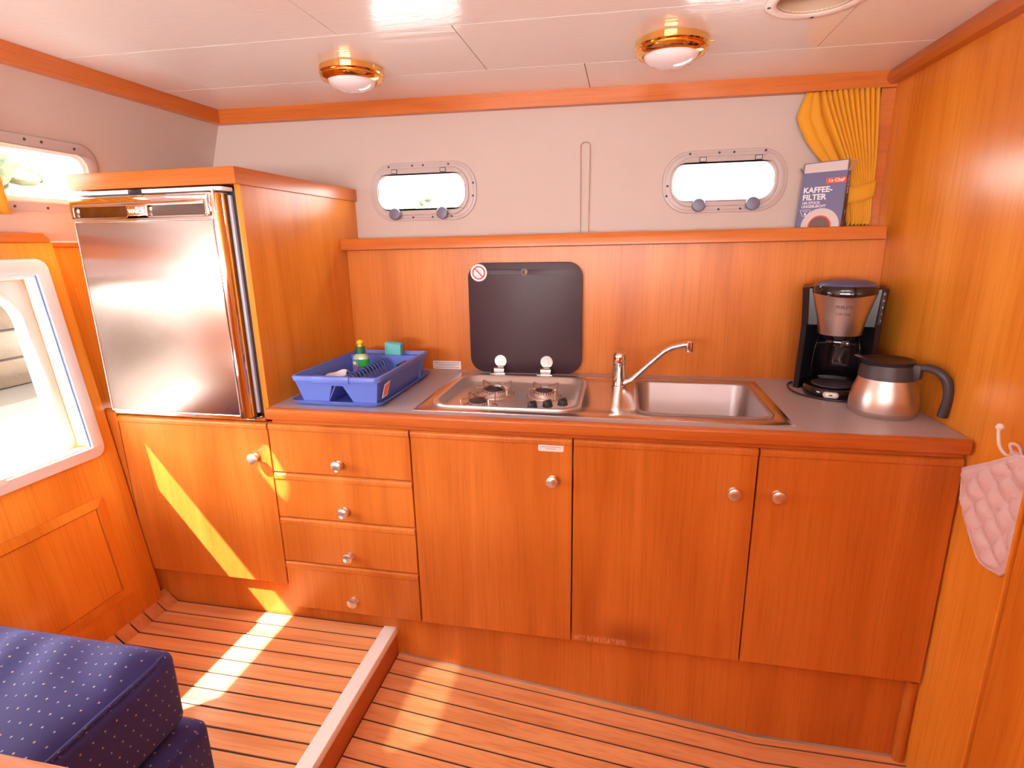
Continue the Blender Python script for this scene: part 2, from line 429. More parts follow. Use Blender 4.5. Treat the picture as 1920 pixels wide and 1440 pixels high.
def text_into(mb, body, size, Mx, depth=.0004, align='LEFT', bold=0.0, shear=0.0, space=1.0):
    cu = bpy.data.curves.new('txt', 'FONT'); cu.body = body; cu.size = size; cu.extrude = depth; cu.align_x = align
    cu.offset = bold; cu.shear = shear; cu.space_character = space; cu.resolution_u = 3
    o = bpy.data.objects.new('txt', cu); COL.objects.link(o)
    dg = bpy.context.evaluated_depsgraph_get(); me = bpy.data.meshes.new_from_object(o.evaluated_get(dg))
    me.transform(Mx); mb.bm.from_mesh(me)
    bpy.data.objects.remove(o); bpy.data.curves.remove(cu); bpy.data.meshes.remove(me)

# ================================================================== SETTING
CZ = lambda x: 1.0326-.01267*x            # ceiling underside
lerp = lambda a, b, t: a+(b-a)*t

# ---- floor: black caulked base, teak planks, raised platform with aluminium nosing
FZ = lambda x: -.8962-.1109*(x+.5555) if x < .627 else -1.0273
base = MB()
for x0, x1 in ((-.58, .627), (.627, 1.12)):
    z0, z1 = FZ(x0)-.003, FZ(x1)-.003
    base.hexa([(x0, -3.1, z0-.03), (x1, -3.1, z1-.03), (x1, .06, z1-.03), (x0, .06, z0-.03), (x0, -3.1, z0), (x1, -3.1, z1), (x1, .06, z1), (x0, .06, z0)])
floor = struct(obj('floor', base, 'caulk', None, 0))
PW = .0635
for k in range(-1, 34):
    y1 = .0-PW*k-.0032; y0 = y1-PW+.0064
    if k == -1: y1 = .028; y0 = .003
    mb = MB(); t = .004
    xs = (-.553, .627, 1.06)
    v = []
    for x in xs:
        z = FZ(x)
        v += [(x, y0, z-.003), (x, y1, z-.003), (x, y1, z), (x, y0, z)]
    f = [(0, 1, 2, 3), (11, 10, 9, 8)]
    for i in range(2):
        a = 4*i; b = a+4
        f += [(a+3, a+2, b+2, b+3), (a+1, a, b, b+1), (a, a+3, b+3, b), (a+2, a+1, b+1, b+2)]
    mb.add(v, f)
    obj('plank', mb, 'plank', floor, 20)
plat = obj('platform', MB().box(-1.56, -.575, -3.1, .045, -.90, -.798), 'caulk', floor, 0)
for k in range(0, 30):
    y1 = .0266-.0592*k-.0029; y0 = y1-.0592+.0058
    obj('plank', MB().box(-1.436, -.602, y0, y1, -.799, -.795, .0008, 1), 'plank', plat)
    # sloping border pieces along the hull side
    mb = MB()
    a, b = (-1.438, -.795), (-1.492, -.745)
    mb.hexa([(a[0], y0, a[1]-.004), (a[0], y1, a[1]-.004), (b[0], y1, b[1]-.004), (b[0], y0, b[1]-.004), (a[0]+.002, y0, a[1]), (a[0]+.002, y1, a[1]), (b[0]+.003, y1, b[1]), (b[0]+.003, y0, b[1])])
    obj('border_plank', mb, 'plank_y', plat)
mb = MB(); mb.hexa([(-1.52, -3.1, -.81), (-1.436, -3.1, -.81), (-1.436, .03, -.81), (-1.52, .03, -.81), (-1.50, -3.1, -.748), (-1.440, -3.1, -.7985), (-1.440, .03, -.7985), (-1.50, .03, -.748)])
obj('border_backing', mb, 'caulk', plat, 0)
obj('step_riser', MB().box(-.577, -.5565, -3.1, .03, -.93, -.800), 'wood_y', plat)
obj('step_nosing', MB().plate([(-.602, -.7935), (-.602, -.796), (-.5595, -.796), (-.5595, -.815), (-.5545, -.815), (-.5545, -.797), (-.558, -.7925)], [], .03, -3.1, frame((0, 0, 0), (1, 0, 0), (0, 0, 1)) @ Matrix.Scale(-1, 4, (0, 0, 1))), 'alu', plat)

# ---- toe kick under the cabinets
tk = MB(); tk.box(-1.50, 1.045, .03, .048, -1.06, -.60)
bb = struct(obj('baseboard_back', tk, 'wood', None))
obj('corner_filler', MB().box(-1.53, -1.474, .0225, .06, -.80, -.648), 'wood', bb)
mb = MB()
mb.lathe([(.016, -1.0272), (.016, -.745)], Matrix.Translation((1.034, .024, 0)), 16)
obj('corner_bead', mb, 'wood', bb)
cq = MB(); cq.box(-.551, 1.03, .020, .030, -.9, -.895)
# thin sealant line where the deck meets the toe kick
sl = MB()
for x0, x1 in ((-.553, .627), (.627, 1.03)):
    sl.hexa([(x0, .025, FZ(x0)), (x1, .025, FZ(x1)), (x1, .0305, FZ(x1)), (x0, .0305, FZ(x0)), (x0, .028, FZ(x0)+.004), (x1, .028, FZ(x1)+.004), (x1, .0305, FZ(x1)+.004), (x0, .0305, FZ(x0)+.004)])
M['sealant'] = plain('grey_sealant', (.36, .25, .2), .6)
obj('sealant_bead', sl, 'sealant', floor)
cq.bm.free()

# ---- right wall (varnished bulkhead) and the wardrobe post nearer the camera
RW = lambda y: 1.049-.022*y
def wallquad(mb, y0, y1, z0, z1, t=.03):
    mb.hexa([(RW(y0), y0, z0), (RW(y0)+t, y0, z0), (RW(y1)+t, y1, z0), (RW(y1), y1, z0), (RW(y0), y0, z1), (RW(y0)+t, y0, z1), (RW(y1)+t, y1, z1), (RW(y1), y1, z1)])
mb = MB(); wallquad(mb, -.34, .76, -1.06, 1.06)
wr = struct(obj('wall_right', mb, 'wood_wall', None))
post = MB().box(.990, 1.075, -.70, -.309, -1.06, 1.04, .004, 2)
trp = struct(obj('trim_3', post, 'wood_wall', None))
obj('edge_bead', MB().box(.990, 1.03, -.2975, -.290, -1.06, 1.04, .003, 2), 'wood_wall', trp)
obj('groove_back', MB().box(1.012, 1.04, -.312, -.292, -1.06, 1.04), 'wood_x', trp)
obj('door_panel', MB().box(.998, 1.075, -3.1, -.704, -1.06, 1.04, .004), 'wood_wall', trp)

# ---- back wall above the shelf, with the two porthole openings
P1 = (-.630, .703); P2 = (.527, .7005)
bw = MB(); holes = [rrect(P1[0]-.19, P1[0]+.19, P1[1]-.072, P1[1]+.072, .055), rrect(P2[0]-.18, P2[0]+.18, P2[1]-.069, P2[1]+.069, .055)]
bw.plate([(-1.9, -.05), (1.15, -.05), (1.15, 1.12), (-1.9, 1.12)], holes, 0, -.03, XZ(.718))
wb = struct(obj('wall_back', bw, 'vinyl', None))
bsp = MB().box(-.920, 1.0345, .604, .616, -.031, .5045)
struct(obj('trim_5', bsp, 'wood', None))
struct(obj('trim_6', MB().box(.992, 1.034, .690, .7175, .531, .968), 'wood_x', None))

# ---- left wall: vinyl above, wood lining below, the lining leaning out to the top
UL = frame((-1.515, 0, 1.0), (0, 1, 0), (.34, 0, 1))       # upper plane
vU = lambda z: (z-1.0)*math.sqrt(1+.34**2)
LL = frame((-1.558, 0, -.04), (0, 1, 0), (-.12, 0, 1))     # lower plane
vL = lambda z: (z+.04)*math.sqrt(1+.12**2)
ul = MB()
ul.plate([(-3.1, vU(.50)), (.78, vU(.50)), (.78, vU(1.10)), (-3.1, vU(1.10))],
         [rrect(-.52, .135, vU(.648), vU(.803), .06), rrect(-1.175, -.80, vU(.690), vU(.845), .06)], 0, -.035, UL)
wlft = struct(obj('wall_left', ul, 'vinyl', None))
ll = MB()
w4 = rrect(-.85, -.088, vL(-.145), vL(.437), .04)
ll.plate([(-3.1, vL(-.80)), (.715, vL(-.80)), (.715, vL(.525)), (-3.1, vL(.525))], [w4], -.055, -.032, LL)
obj('wood_lining', ll, 'wood_lean', wlft)
mb = MB(); mb.box(-3.1, .715, vL(.512), vL(.527), -.06, -.018, .005, 2, LL); obj('ledge', mb, 'wood_y', wlft)
pn = MB(); pn.plate([(-3.1, vL(-.80)), (-.004, vL(-.80)), (-.004, vL(.524)), (-3.1, vL(.524))], [w4], -.031, 0, LL, .003)
obj('window_panel', pn, 'wood_lean', wlft)
mb = MB(); mb.plate([(-3.1, vL(.524)), (-.012, vL(.524)), (-.012, vL(.535)), (-.03, vL(.553)), (-3.1, vL(.553))], [], -.05, .006, LL, .004)
obj('panel_cap', mb, 'wood_y', wlft)
# moulded frame of the lower panel: four mitred strips and a raised field
y0, y1, z0, z1, wdt = -1.0, -.107, vL(-.672), vL(-.306), .03
cs = [(y0, z0), (y1, z0), (y1, z1), (y0, z1)]; ci = [(y0+wdt, z0+wdt), (y1-wdt, z0+wdt), (y1-wdt, z1-wdt), (y0+wdt, z1-wdt)]
for i in range(4):
    j = (i+1) % 4
    g = .0006
    a, b, c, d = cs[i], cs[j], ci[j], ci[i]
    mb = MB()
    h0, h1 = .009, .003
    mb.add([(*a, 0), (*b, 0), (*c, 0), (*d, 0), (*a, h1), (*b, h1), (*c, h0), (*d, h0)], [(3, 2, 1, 0), (4, 5, 6, 7), (0, 1, 5, 4), (1, 2, 6, 5), (2, 3, 7, 6), (3, 0, 4, 7)], LL)
    obj('moulding_strip', mb, 'wood_lean', wlft)
mb = MB(); mb.plate([(ci[0][0]+.003, ci[0][1]+.003), (ci[1][0]-.003, ci[1][1]+.003), (ci[2][0]-.003, ci[2][1]-.003), (ci[3][0]+.003, ci[3][1]-.003)], [], 0, .004, LL, .002)
obj('panel_field', mb, 'wood_lean', wlft)

# ---- front wall behind the camera, its unseen windows added to let daylight in
fw = MB(); fw.plate([(-2.0, -1.1), (1.2, -1.1), (1.2, 1.15), (-2.0, 1.15)], [rrect(-1.37, -.30, .22, .62, .06), rrect(-.22, .85, .22, .62, .06)], 0, .04, XZ(-2.95) )
struct(obj('wall_front', fw, 'vinyl', None))

# added unseen half-height bulkhead, placed to shade the lower right cupboards
struct(obj('shade_bulkhead', MB().box(-.50, 1.03, -1.76, -1.72, -1.04, .32, .004), 'wood', None))
# ---- ceiling: backing board with fitted white veneer panels
VC = (.596, .045, .100)     # round vent: centre x, y, hole radius
TILT = Matrix(((1, 0, 0, 0), (0, 1, 0, 0), (-.01267, 0, 1, 1.0326), (0, 0, 0, 1)))
cb = MB(); cb.plate([(-1.75, -3.1), (1.2, -3.1), (1.2, .76), (-1.75, .76)], [circ(*VC, 40)], .006, .03, TILT)
ceil_o = struct(obj('ceiling', cb, 'groove', None))
rows = [(.74, .405, [-1.75, -.98, .04, 1.2]), (.401, .024, [-1.75, -1.28, -.27, .70, 1.2]), (.020, -.36, [-1.75, -.585, .42, 1.2]),
        (-.364, -.745, [-1.75, -1.28, -.27, .70, 1.2]), (-.749, -1.13, [-1.75, -.585, .42, 1.2]), (-1.134, -1.60, [-1.75, -1.28, -.27, .70, 1.2]), (-1.604, -2.3, [-1.75, -.585, .42, 1.2]), (-2.304, -3.0, [-1.75, -.585, .42, 1.2])]
for yt, yb, xs in rows:
    for a, b in zip(xs, xs[1:]):
        a2, b2 = a+.0015, b-.0015
        pts = [(a2, yb), (b2, yb), (b2, yt), (a2, yt)]
        cx, cy, cr2 = VC
        if a2 < cx < b2:
            if yb < cy and yt > cy and yb > cy-cr2:       # notch cut into the lower edge
                h = math.sqrt(cr2**2-(cy-yb)**2); t0 = math.degrees(math.atan2(yb-cy, -h)) % 360; t1 = math.degrees(math.atan2(yb-cy, h))
                pts = [(a2, yb)]+circ(cx, cy, cr2, 28, t0, t1)+[(b2, yb), (b2, yt), (a2, yt)]
            elif yt < cy and yt > cy-cr2:                 # notch cut into the upper edge
                h = math.sqrt(cr2**2-(cy-yt)**2); t0 = math.degrees(math.atan2(yt-cy, h)); t1 = math.degrees(math.atan2(yt-cy, -h))
                pts = [(a2, yb), (b2, yb), (b2, yt)]+circ(cx, cy, cr2, 28, t0, t1)+[(a2, yt)]
        obj('panel', MB().plate(pts, [], 0, .006, TILT), 'ceiling', ceil_o, 30)
# ---- cornice trims
def trimbar(mb, x0, x1, ya, yb, zt0, zt1, zb0, zb1):
    mb.hexa([(x0, ya, zb0), (x1, ya, zb1), (x1, yb, zb1), (x0, yb, zb0), (x0, ya, zt0), (x1, ya, zt1), (x1, yb, zt1), (x0, yb, zt0)])
mb = MB(); trimbar(mb, -1.56, 1.06, .683, .718, CZ(-1.56)+.002, CZ(1.06)+.002, .9990, .9685); struct(obj('trim_1', mb, 'wood_x', None))
mb = MB(); mb.box(-1.58, -1.480, -3.1, .684, .9985, 1.053); struct(obj('trim_2', mb, 'wood_y', None))
mb = MB()
mb.plate([(1.07, .978), (1.012, .978), (1.000, .990), (1.000, 1.006), (1.010, 1.0225), (1.07, 1.0225)], [], -.70, .30, XZ(0))
struct(obj('trim_4', mb, 'wood_y', None))

# ---- portholes
scr = MB(); scr.lathe([(.0042, 0), (.0042, .0012), (.003, .002)], None, 10)
scr_me = None
def screw(parent, p, rot):
    global scr_me
    if scr_me is None:
        o = obj('screw', scr, 'grey_dark', None); scr_me = o.data; bpy.data.objects.remove(o)
    return place('screw', scr_me, None, parent, p, rot)
hin = None; kno = None
def porthole(name, c, fr, gl, scr_px, kx, hx):
    global hin, kno
    (w, h), (gw, gh) = fr, gl
    root = sroot(name, (c[0], .718, c[1]))
    Mx = XZ(.718)
    x0, x1, z0, z1 = c[0]-w/2, c[0]+w/2, c[1]-h/2, c[1]+h/2
    gx, gz = c[0]-.006, c[1]-.001
    g = (gx-gw/2, gx+gw/2, gz-gh/2, gz+gh/2)
    obj('frame', MB().plate(rrect(x0, x1, z0, z1, .095, 12), [rrect(x0+.036, x1-.036, z0+.026, z1-.026, .07, 12)], -.004, .008, Mx, .003), 'frame_grey', root)
    obj('frame_lip', MB().plate(rrect(x0+.010, x1-.010, z0+.010, z1-.010, .088, 12), [rrect(x0+.034, x1-.034, z0+.024, z1-.024, .07, 12)], .008, .0105, Mx, .002), 'frame_grey', root)
    leaf = obj('leaf', MB().plate(rrect(x0+.028, x1-.030, z0+.022, z1-.022, .074, 12), [rrect(*g, .052, 12)], .002, .016, Mx, .004), 'frame_grey', root)
    obj('leaf_lining', MB().plate(rrect(g[0]-.004, g[1]+.004, g[2]-.004, g[3]+.004, .056, 12), [rrect(*g, .052, 12)], -.034, .0155, Mx), 'frame_grey', leaf)
    obj('pane', MB().plate(rrect(g[0]-.003, g[1]+.003, g[2]-.003, g[3]+.003, .054, 12), [], -.006, -.002, Mx), 'pane', root)
    for x in hx:
        hb = obj('hinge', MB().plate(rrect(x-.0125, x+.0125, z1-.041, z1-.024, .002, 2), [], .016, .0175, Mx), 'ink', root)
        obj('hinge_leaf', MB().plate(rrect(x-.0098, x+.0098, z1-.0385, z1-.0265, .001, 2), [], .0175, .0195, Mx), 'frame_grey', hb)
    for x in kx:
        Mk = frame((x, .700, z0+.026), (1, 0, 0), (0, 0, 1))
        obj('knob', MB().lathe([(.008, -.004), (.008, .010), (.021, .012), (.0235, .017), (.0235, .024), (.021, .0275), (.012, .029)], Mk, 28), 'knob_grey', root)
    for x, z in scr_px:
        screw(root, (x, .7078, z), (R(90), 0, 0))
    return root
porthole('window_1', (-.6235, .704), (.446, .222), (.366, .132), [(-.76, .802), (-.66, .803), (-.615, .803), (-.51, .803), (-.668, .606), (-.585, .606), (-.505, .607), (-.412, .73), (-.414, .682)], (-.735, -.535), (-.735, -.532))
porthole('window_2', (.5215, .7005), (.426, .215), (.35, .127), [(.40, .797), (.50, .797), (.55, .797), (.655, .798), (.43, .604), (.51, .604), (.585, .604), (.326, .69), (.324, .655)], (.437, .62), (.445, .632))

# ---- upper left window
M['pane_dimming'] = glass_mat('dimming_glass', (.30, .30, .30))  # pane darkened only to weaken the sun patch on the lower floor
def side_window(name, Mx, f, g, r, screws, grey, pane='pane'):
    root = sroot(name, Mx @ Vector(((f[0]+f[1])/2, (f[2]+f[3])/2, 0)))
    obj('frame', MB().plate(rrect(*f, r, 12), [rrect(*g, r-.02, 12)], -.004, .010, Mx, .003), grey, root)
    obj('frame_lining', MB().plate(rrect(g[0]-.006, g[1]+.006, g[2]-.006, g[3]+.006, r-.016, 12), [rrect(g[0]+.012, g[1]-.012, g[2]+.012, g[3]-.012, r-.03, 12)], -.035, .002, Mx), 'white', root)
    obj('pane', MB().plate(rrect(g[0], g[1], g[2], g[3], r-.02, 10), [], -.024, -.020, Mx), pane, root)
    rot = Mx.to_3x3().to_euler()
    for y, v in screws: screw(root, Mx @ Vector((y, v, .0098)), rot)
    return root
side_window('window_3', UL, (-.56, .176, vU(.622), vU(.834)), (-.53, .142, vU(.650), vU(.803)), .085, [(-.07, vU(.822)), (-.02, vU(.822)), (.085, vU(.818)), (-.09, vU(.634)), (.01, vU(.634)), (-.25, vU(.822)), (-.25, vU(.634))], 'frame_grey')
side_window('window_5', UL, (-1.215, -.76, vU(.664), vU(.876)), (-1.18, -.795, vU(.692), vU(.845)), .085, [], 'frame_grey', 'pane_dimming')  # unseen window, sized to throw a sun patch on the lower floor

# ---- lower left window: aluminium sash in the leaning panel, rounded opening in the hull behind it
w4r = sroot('window_4', LL @ Vector((-.425, vL(.15), 0)))
F = (-.885, -.050, vL(-.176), vL(.474))
obj('frame', MB().plate(rrect(*F, .034, 8), [[(F[0]+.036, F[2]+.036), (F[1]-.040, F[2]+.036), (F[1]-.040, F[3]-.046), (F[0]+.036, F[3]-.046)]], -.02, .012, LL, .003), 'alu_white', w4r)
fi = (F[0]+.036, F[1]-.040, F[2]+.036, F[3]-.046)
obj('track', MB().plate([(fi[0], fi[2]), (fi[1], fi[2]), (fi[1], fi[3]), (fi[0], fi[3])], [[(fi[0]+.006, fi[2]+.007), (fi[1]-.006, fi[2]+.007), (fi[1]-.006, fi[3]-.010), (fi[0]+.006, fi[3]-.010)]], -.04, .004, LL), 'alu', w4r)
obj('seal', MB().box(fi[1]-.0055, fi[1]-.0035, fi[2]+.004, fi[3]-.004, .003, .0065, 0, 1, LL), M['print_blue'], w4r)
obj('hull_opening', MB().plate([(-.92, vL(-.25)), (-.02, vL(-.25)), (-.02, vL(.50)), (-.92, vL(.50))], [rrect(-.845, -.136, vL(-.135), vL(.392), .10, 14)], -.085, -.058, LL), 'white', w4r)
obj('hull_rim', MB().plate(rrect(-.857, -.124, vL(-.147), vL(.404), .11, 14), [rrect(-.845, -.136, vL(-.135), vL(.392), .10, 14)], -.058, -.050, LL, .003), 'white', w4r)
obj('pane', MB().box(fi[0], fi[1], fi[2], fi[3], -.030, -.026, 0, 1, LL), 'pane', w4r)
obj('slide_catch', MB().box(-.42, -.36, fi[2]-.012, fi[2]+.010, .008, .016, .003, 2, LL), 'white', w4r)

# ================================================================== FITTED FURNITURE
def door_slab(mb, x0, x1, z0, z1, t=.02, top=.011):
    """Door or drawer front with a rounded top nosing; front face at y=0."""
    prof = [(t, z0), (0.0015, z0), (0, z0+.0015)]
    prof += [(0, z1-.024), (-.0035, z1-.020)]
    for i in range(7):
        a = R(180-90*i/6); prof.append((-.0035+top+top*math.cos(a), z1-top+top*math.sin(a)))
    prof += [(t, z1)]
    rows = [[(x, y, z) for y, z in prof] for x in (x0+.0012, x1-.0012)]
    mb.loft([[(x0, max(y, .002) if y < .01 else y, z) for y, z in prof]] + rows + [[(x1, max(y, .002) if y < .01 else y, z) for y, z in prof]])
    return mb
knob_mb = MB().lathe([(.0125, 0), (.0125, .003), (.0075, .005), (.0065, .012), (.0085, .015), (.0150, .0165), (.0178, .021), (.0172, .0265), (.012, .0295), (.004, .0305)], frame((0, 0, 0), (1, 0, 0), (0, 0, 1)), 28)
_k = obj('knob', knob_mb, plain('satin_nickel_knob', (.86, .80, .78), .30, metal=.9), None); KNOB = _k.data; bpy.data.objects.remove(_k)
def carcass(mb, x0, x1, z0, z1):
    t = .012; z1 = min(z1, -.056)
    for b_ in ((x0, x0+t, .034, .57, z0, -.17), (x1-t, x1, .034, .57, z0, -.17), (x0, x0+t, .0215, .034, z0, z1), (x1-t, x1, .0215, .034, z0, z1), (x0+t, x1-t, .0215, .57, z0, z0+t), (x0+t, x1-t, .558, .57, z0+t, -.17), (x0+t, x1-t, .0215, .034, z1-.03, z1)): mb.box(*b_)
    return mb
# cupboard under the fridge
c1 = thing('cupboard', 'teak veneer cupboard with one wide knobbed door under the fridge, sun stripe across it', 'cupboard', (-1.226, 0, -.646))
obj('body', carcass(MB(), -1.51, -.941, -.648, -.035), 'gap', c1, 0)
d = obj('door', door_slab(MB(), -1.514, -.9393, -.646, -.0535), 'wood', c1)
place('knob', KNOB, None, d, (-.992, 0, -.173))
obj('filler_strip', MB().hexa([(-1.475, .0, -.70), (-1.516, .0, -.70), (-1.516, .02, -.70), (-1.475, .02, -.70), (-1.566, -.004, -.043), (-1.518, -.004, -.043), (-1.518, .02, -.036), (-1.566, .02, -.036)]) if False else
    MB().hexa([(-1.520, .001, -.72), (-1.517, .001, -.72), (-1.517, .02, -.72), (-1.520, .02, -.72), (-1.575, .001, -.040), (-1.518, .001, -.045), (-1.518, .02, -.036), (-1.575, .02, -.036)]), 'wood', c1)
obj('top_rail', MB().box(-1.518, -.9425, .002, .06, -.050, -.036, .004), 'wood_x', c1)
# drawers
c2 = thing('drawer_unit', 'stack of four teak drawers with round nickel knobs left of the cupboards', 'drawers', (-.693, 0, -.734))
obj('body', carcass(MB(), -.933, -.453, -.733, -.04), 'gap', c2, 0)
for z1, z0, kx, kz in ((-.0535, -.2215, -.6935, -.181), (-.2255, -.3845, -.688, -.344), (-.3885, -.5515, -.686, -.507), (-.5555, -.7342, -.6865, -.678)):
    d = obj('drawer', door_slab(MB(), -.9353, -.4509, z0, z1), 'wood', c2)
    place('knob', KNOB, None, d, (kx, 0, kz))
# three tall cupboards
def cupboard(x0, x1, kx, label, mat='wood'):
    c = thing('cupboard', label, 'cupboard', (x0, 0, -.7342), 0)
    obj('body', carcass(MB(), x0+.001, x1-.001, -.733, -.04), 'gap', c, 0)
    d = obj('door', door_slab(MB(), x0, x1, -.7342, -.0535), mat, c)
    place('knob', KNOB, None, d, (kx, 0, -.184))
    return d
d2 = cupboard(-.4469, .0506, -.006, 'teak cupboard door with small white sticker, below the hob')
lb = obj('sticker', MB().plate(rrect(-.0493, .0255, -.0965, -.0755, .005, 4), [], 0, .0006, XZ(0)), 'paper', d2)
tx = MB()
for zz, w in ((-.083, .060), (-.0885, .030)):
    tx.plate(rrect(-.012-w/2, -.012+w/2, zz-.0011, zz+.0011, .0004, 1), [], .0006, .0008, XZ(0))
obj('lettering', tx, 'pale_ink', d2)['kind'] = 'stuff'
cupboard(.0546, .5552, .4986, 'teak cupboard door with dark water stain and scuffed bottom edge, below the sink', 'wood_worn')
cupboard(.5592, 1.043, .612, 'plain teak cupboard door at the right end, below the coffee maker')

# worktop
wt = thing('worktop', 'long grey speckled worktop with rounded teak front edge', 'worktop', (.06, .29, 0))
HOLE_H = rrect(-.412, .056, .092, .494, .07, 10); HOLE_S = rrect(.236, .613, .095, .486, .05, 10)
top_mb = MB(); top_mb.plate([(-.921, -.004), (RW(0)-.003, -.004), (RW(.604)-.003, .6035), (-.921, .6035)], [HOLE_H, HOLE_S], -.030, 0, XY(0))
obj('surface', top_mb, 'laminate', wt, 20)
prof = [(-.003, -.030), (-.003, .0015)] + [(-.022+.009-.009*math.sin(R(a)), .0015-.009+.009*math.cos(R(a))) for a in (0, 30, 60, 90)] + [(-.022, -.028), (-.020, -.034), (-.014, -.037), (.012, -.037), (.012, -.030)]
obj('front_edge', MB().loft([[(x, y, z) for y, z in prof] for x in (-.921, 1.041)]), 'wood_x', wt)
obj('support_rail', MB().box(-.92, 1.04, .004, .03, -.0525, -.0375), 'wood_x', wt)

# shelf over the backsplash
sh = thing('shelf', 'long teak ledge shelf running under the two portholes', 'shelf', (.06, .64, .5))
mb = MB(); trimbar(mb, -.921, 1.0139, .571, .7175, .5227, .5307, .505, .510)
obj('board', mb, 'wood_x', sh)
mb = MB(); mb.loft([[(x, y, z+dz) for y, z in ((.5725, .478), (.564, .478), (.559, .482), (.559, .5185), (.562, .5227), (.5725, .5235))] for x, dz in ((-.921, .001), (1.0139, .0085))])
obj('front_edge', mb, 'wood_x', sh)

# fridge housing
fh = thing('fridge_cabinet', 'tall teak fridge housing with thick mitred top board', 'cabinet', (-1.2, .3, -.03))
obj('side_panel', MB().box(-.941, -.922, .0, .7175, -.034, .6757), 'wood_wall', fh)
obj('left_panel', MB().box(-1.492, -1.482, .006, .7175, -.034, .6757), 'wood', fh)
obj('bottom_board', MB().box(-1.481, -.942, .03, .6, -.034, -.0285), 'gap', fh)
obj('back_board', MB().box(-1.481, -.942, .62, .64, -.028, .675), 'gap', fh)
tp = MB(); tp.plate([(-1.462, -.005), (-.936, -.005), (-.936, .7175), (-1.462, .7175)], [], .6757, .716, XY(0))
obj('top_board', tp, 'wood_x', fh)
mb = MB(); mb.plate([(-1.490, -.0276), (-.9139, -.0276), (-.9365, -.0052), (-1.490, -.0052)], [], .6757, .7229, XY(0), .003)
obj('front_moulding', mb, 'wood_x', fh)
mb = MB(); mb.plate([(-.9139, -.0272), (-.9139, .7175), (-.9362, .7175), (-.9362, -.0050)], [], .6757, .7229, XY(0), .003)
obj('side_moulding', mb, 'wood_y', fh)

# fridge
fr = thing('fridge', 'built-in fridge with brushed steel door and chrome frame', 'fridge', (-1.22, .0, -.025))
obj('body', MB().box(-1.478, -.944, .012, .60, -.026, .664), 'rubber', fr, 0)
obj('gasket', MB().box(-1.470, -.957, -.002, .012, -.020, .648, .003), plain('pale_gasket', (.50, .55, .66), .4), fr)
def rs(x0, x1, yf, yb, r, z, n=8):
    out = [(x0, yb, z), (x1, yb, z)]
    out += [(x1-r+r*math.cos(R(-90*i/n)), yf+r+r*math.sin(R(-90*i/n)), z) for i in range(n+1)]
    out += [(x0+r+r*math.cos(R(-90-90*i/n)), yf+r+r*math.sin(R(-90-90*i/n)), z) for i in range(n+1)]
    return out
X0, X1, YF, YB = -1.482, -.962, -.052, -.004
obj('door', MB().loft([rs(X0+.003, X1-.003, YF+.003, YB, .026, -.029), rs(X0, X1, YF, YB, .028, -.026), rs(X0, X1, YF, YB, .028, .650), rs(X0+.003, X1-.003, YF+.003, YB, .026, .653)]), 'chrome', fr)
obj('door_panel', MB().plate(rrect(-1.463, -.985, -.014, .578, .003, 2), [], .0, .003, XZ(YF), .0015), 'brushed', fr)
obj('panel_outline', MB().plate(rrect(-1.466, -.982, -.017, .581, .004, 2), [rrect(-1.463, -.985, -.014, .578, .003, 2)], 0, .0045, XZ(YF), .001), 'chrome', fr)
hs = obj('handle', MB().plate(rrect(-1.464, -.984, .588, .649, .006, 3), [rrect(-1.449, -1.262, .5915, .6215, .005, 3), rrect(-1.190, -.999, .5915, .6215, .005, 3)], 0, .012, XZ(YF), .004), 'chrome', fr)
for a, b in ((-1.449, -1.262), (-1.190, -.999)):
    obj('grip_recess', MB().plate(rrect(a-.002, b+.002, .590, .623, .006, 3), [], .0005, .002, XZ(YF)), plain('dark_chrome', (.30, .26, .25), .12, metal=1), hs)
bd = obj('badge', MB().plate(rrect(-1.252, -1.200, .5945, .6185, .003, 3), [], .010, .0135, XZ(YF), .001), 'chrome', fr)
tx = MB(); text_into(tx, 'WAECO', .0155, frame((-1.2260, YF-.0136, .6012), (1, 0, 0), (0, 0, 1)), align='CENTER', bold=.0006)
obj('lettering', tx, 'white', bd)
obj('hinge_cover', MB().loft([rs(-1.484, -.952, -.046, .006, .012, .6575, 3), rs(-1.484, -.952, -.046, .006, .012, .668, 3)]), 'alu', fr)
obj('latch', MB().box(-1.262, -1.215, -.0475, -.040, .653, .6685, .001), 'black', fr)
obj('hinge_pin', MB().lathe([(.004, .60), (.004, .66)], Matrix.Translation((-.975, -.048, 0)), 12), 'chrome', fr)
obj('lower_hinge', MB().box(-.985, -.950, -.04, .0, -.034, -.0295, .001), 'steel', fr)

# ================================================================== SINK, HOB, TAP
sk = thing('sink', 'stainless steel inset plate with rectangular sink bowl', 'sink', (.42, .29, 0))
obj('plate', MB().plate([(-.4478, .034), (.652, .034), (.652, .545), (-.4478, .545)], [HOLE_H, HOLE_S], .0004, .002, XY(0), .0008), 'steel', sk)
def rl(x0, x1, y0, y1, r, z, n=8): return [(x, y, z) for x, y in rrect(x0, x1, y0, y1, r, n)]
sx = (.2365, .6125, .0955, .4855)
bo = MB(); I = lambda d, z, r: rl(sx[0]+d, sx[1]-d, sx[2]+d, sx[3]-d, r, z)
bo.loft([I(-.0095, .002, .06), I(-.006, .0062, .057), I(.0, .006, .05), I(.004, .0, .047), I(.012, -.12, .042), I(.022, -.140, .04), I(.05, -.146, .03), I(.17, -.150, .02)], None, False, True)
M['steel_bowl'] = plain('dark_steel_bowl', (.46, .41, .43), .38, metal=.85, bump=.1, bscale=60)  # darker and rougher than the steel of the plate
obj('bowl', bo, 'steel_bowl', sk, 60)
obj('drain', MB().lathe([(.028, -.1495), (.028, -.146), (.020, -.147), (.018, -.149)], Matrix.Translation((.42, .29, 0)), 24), 'chrome', sk)

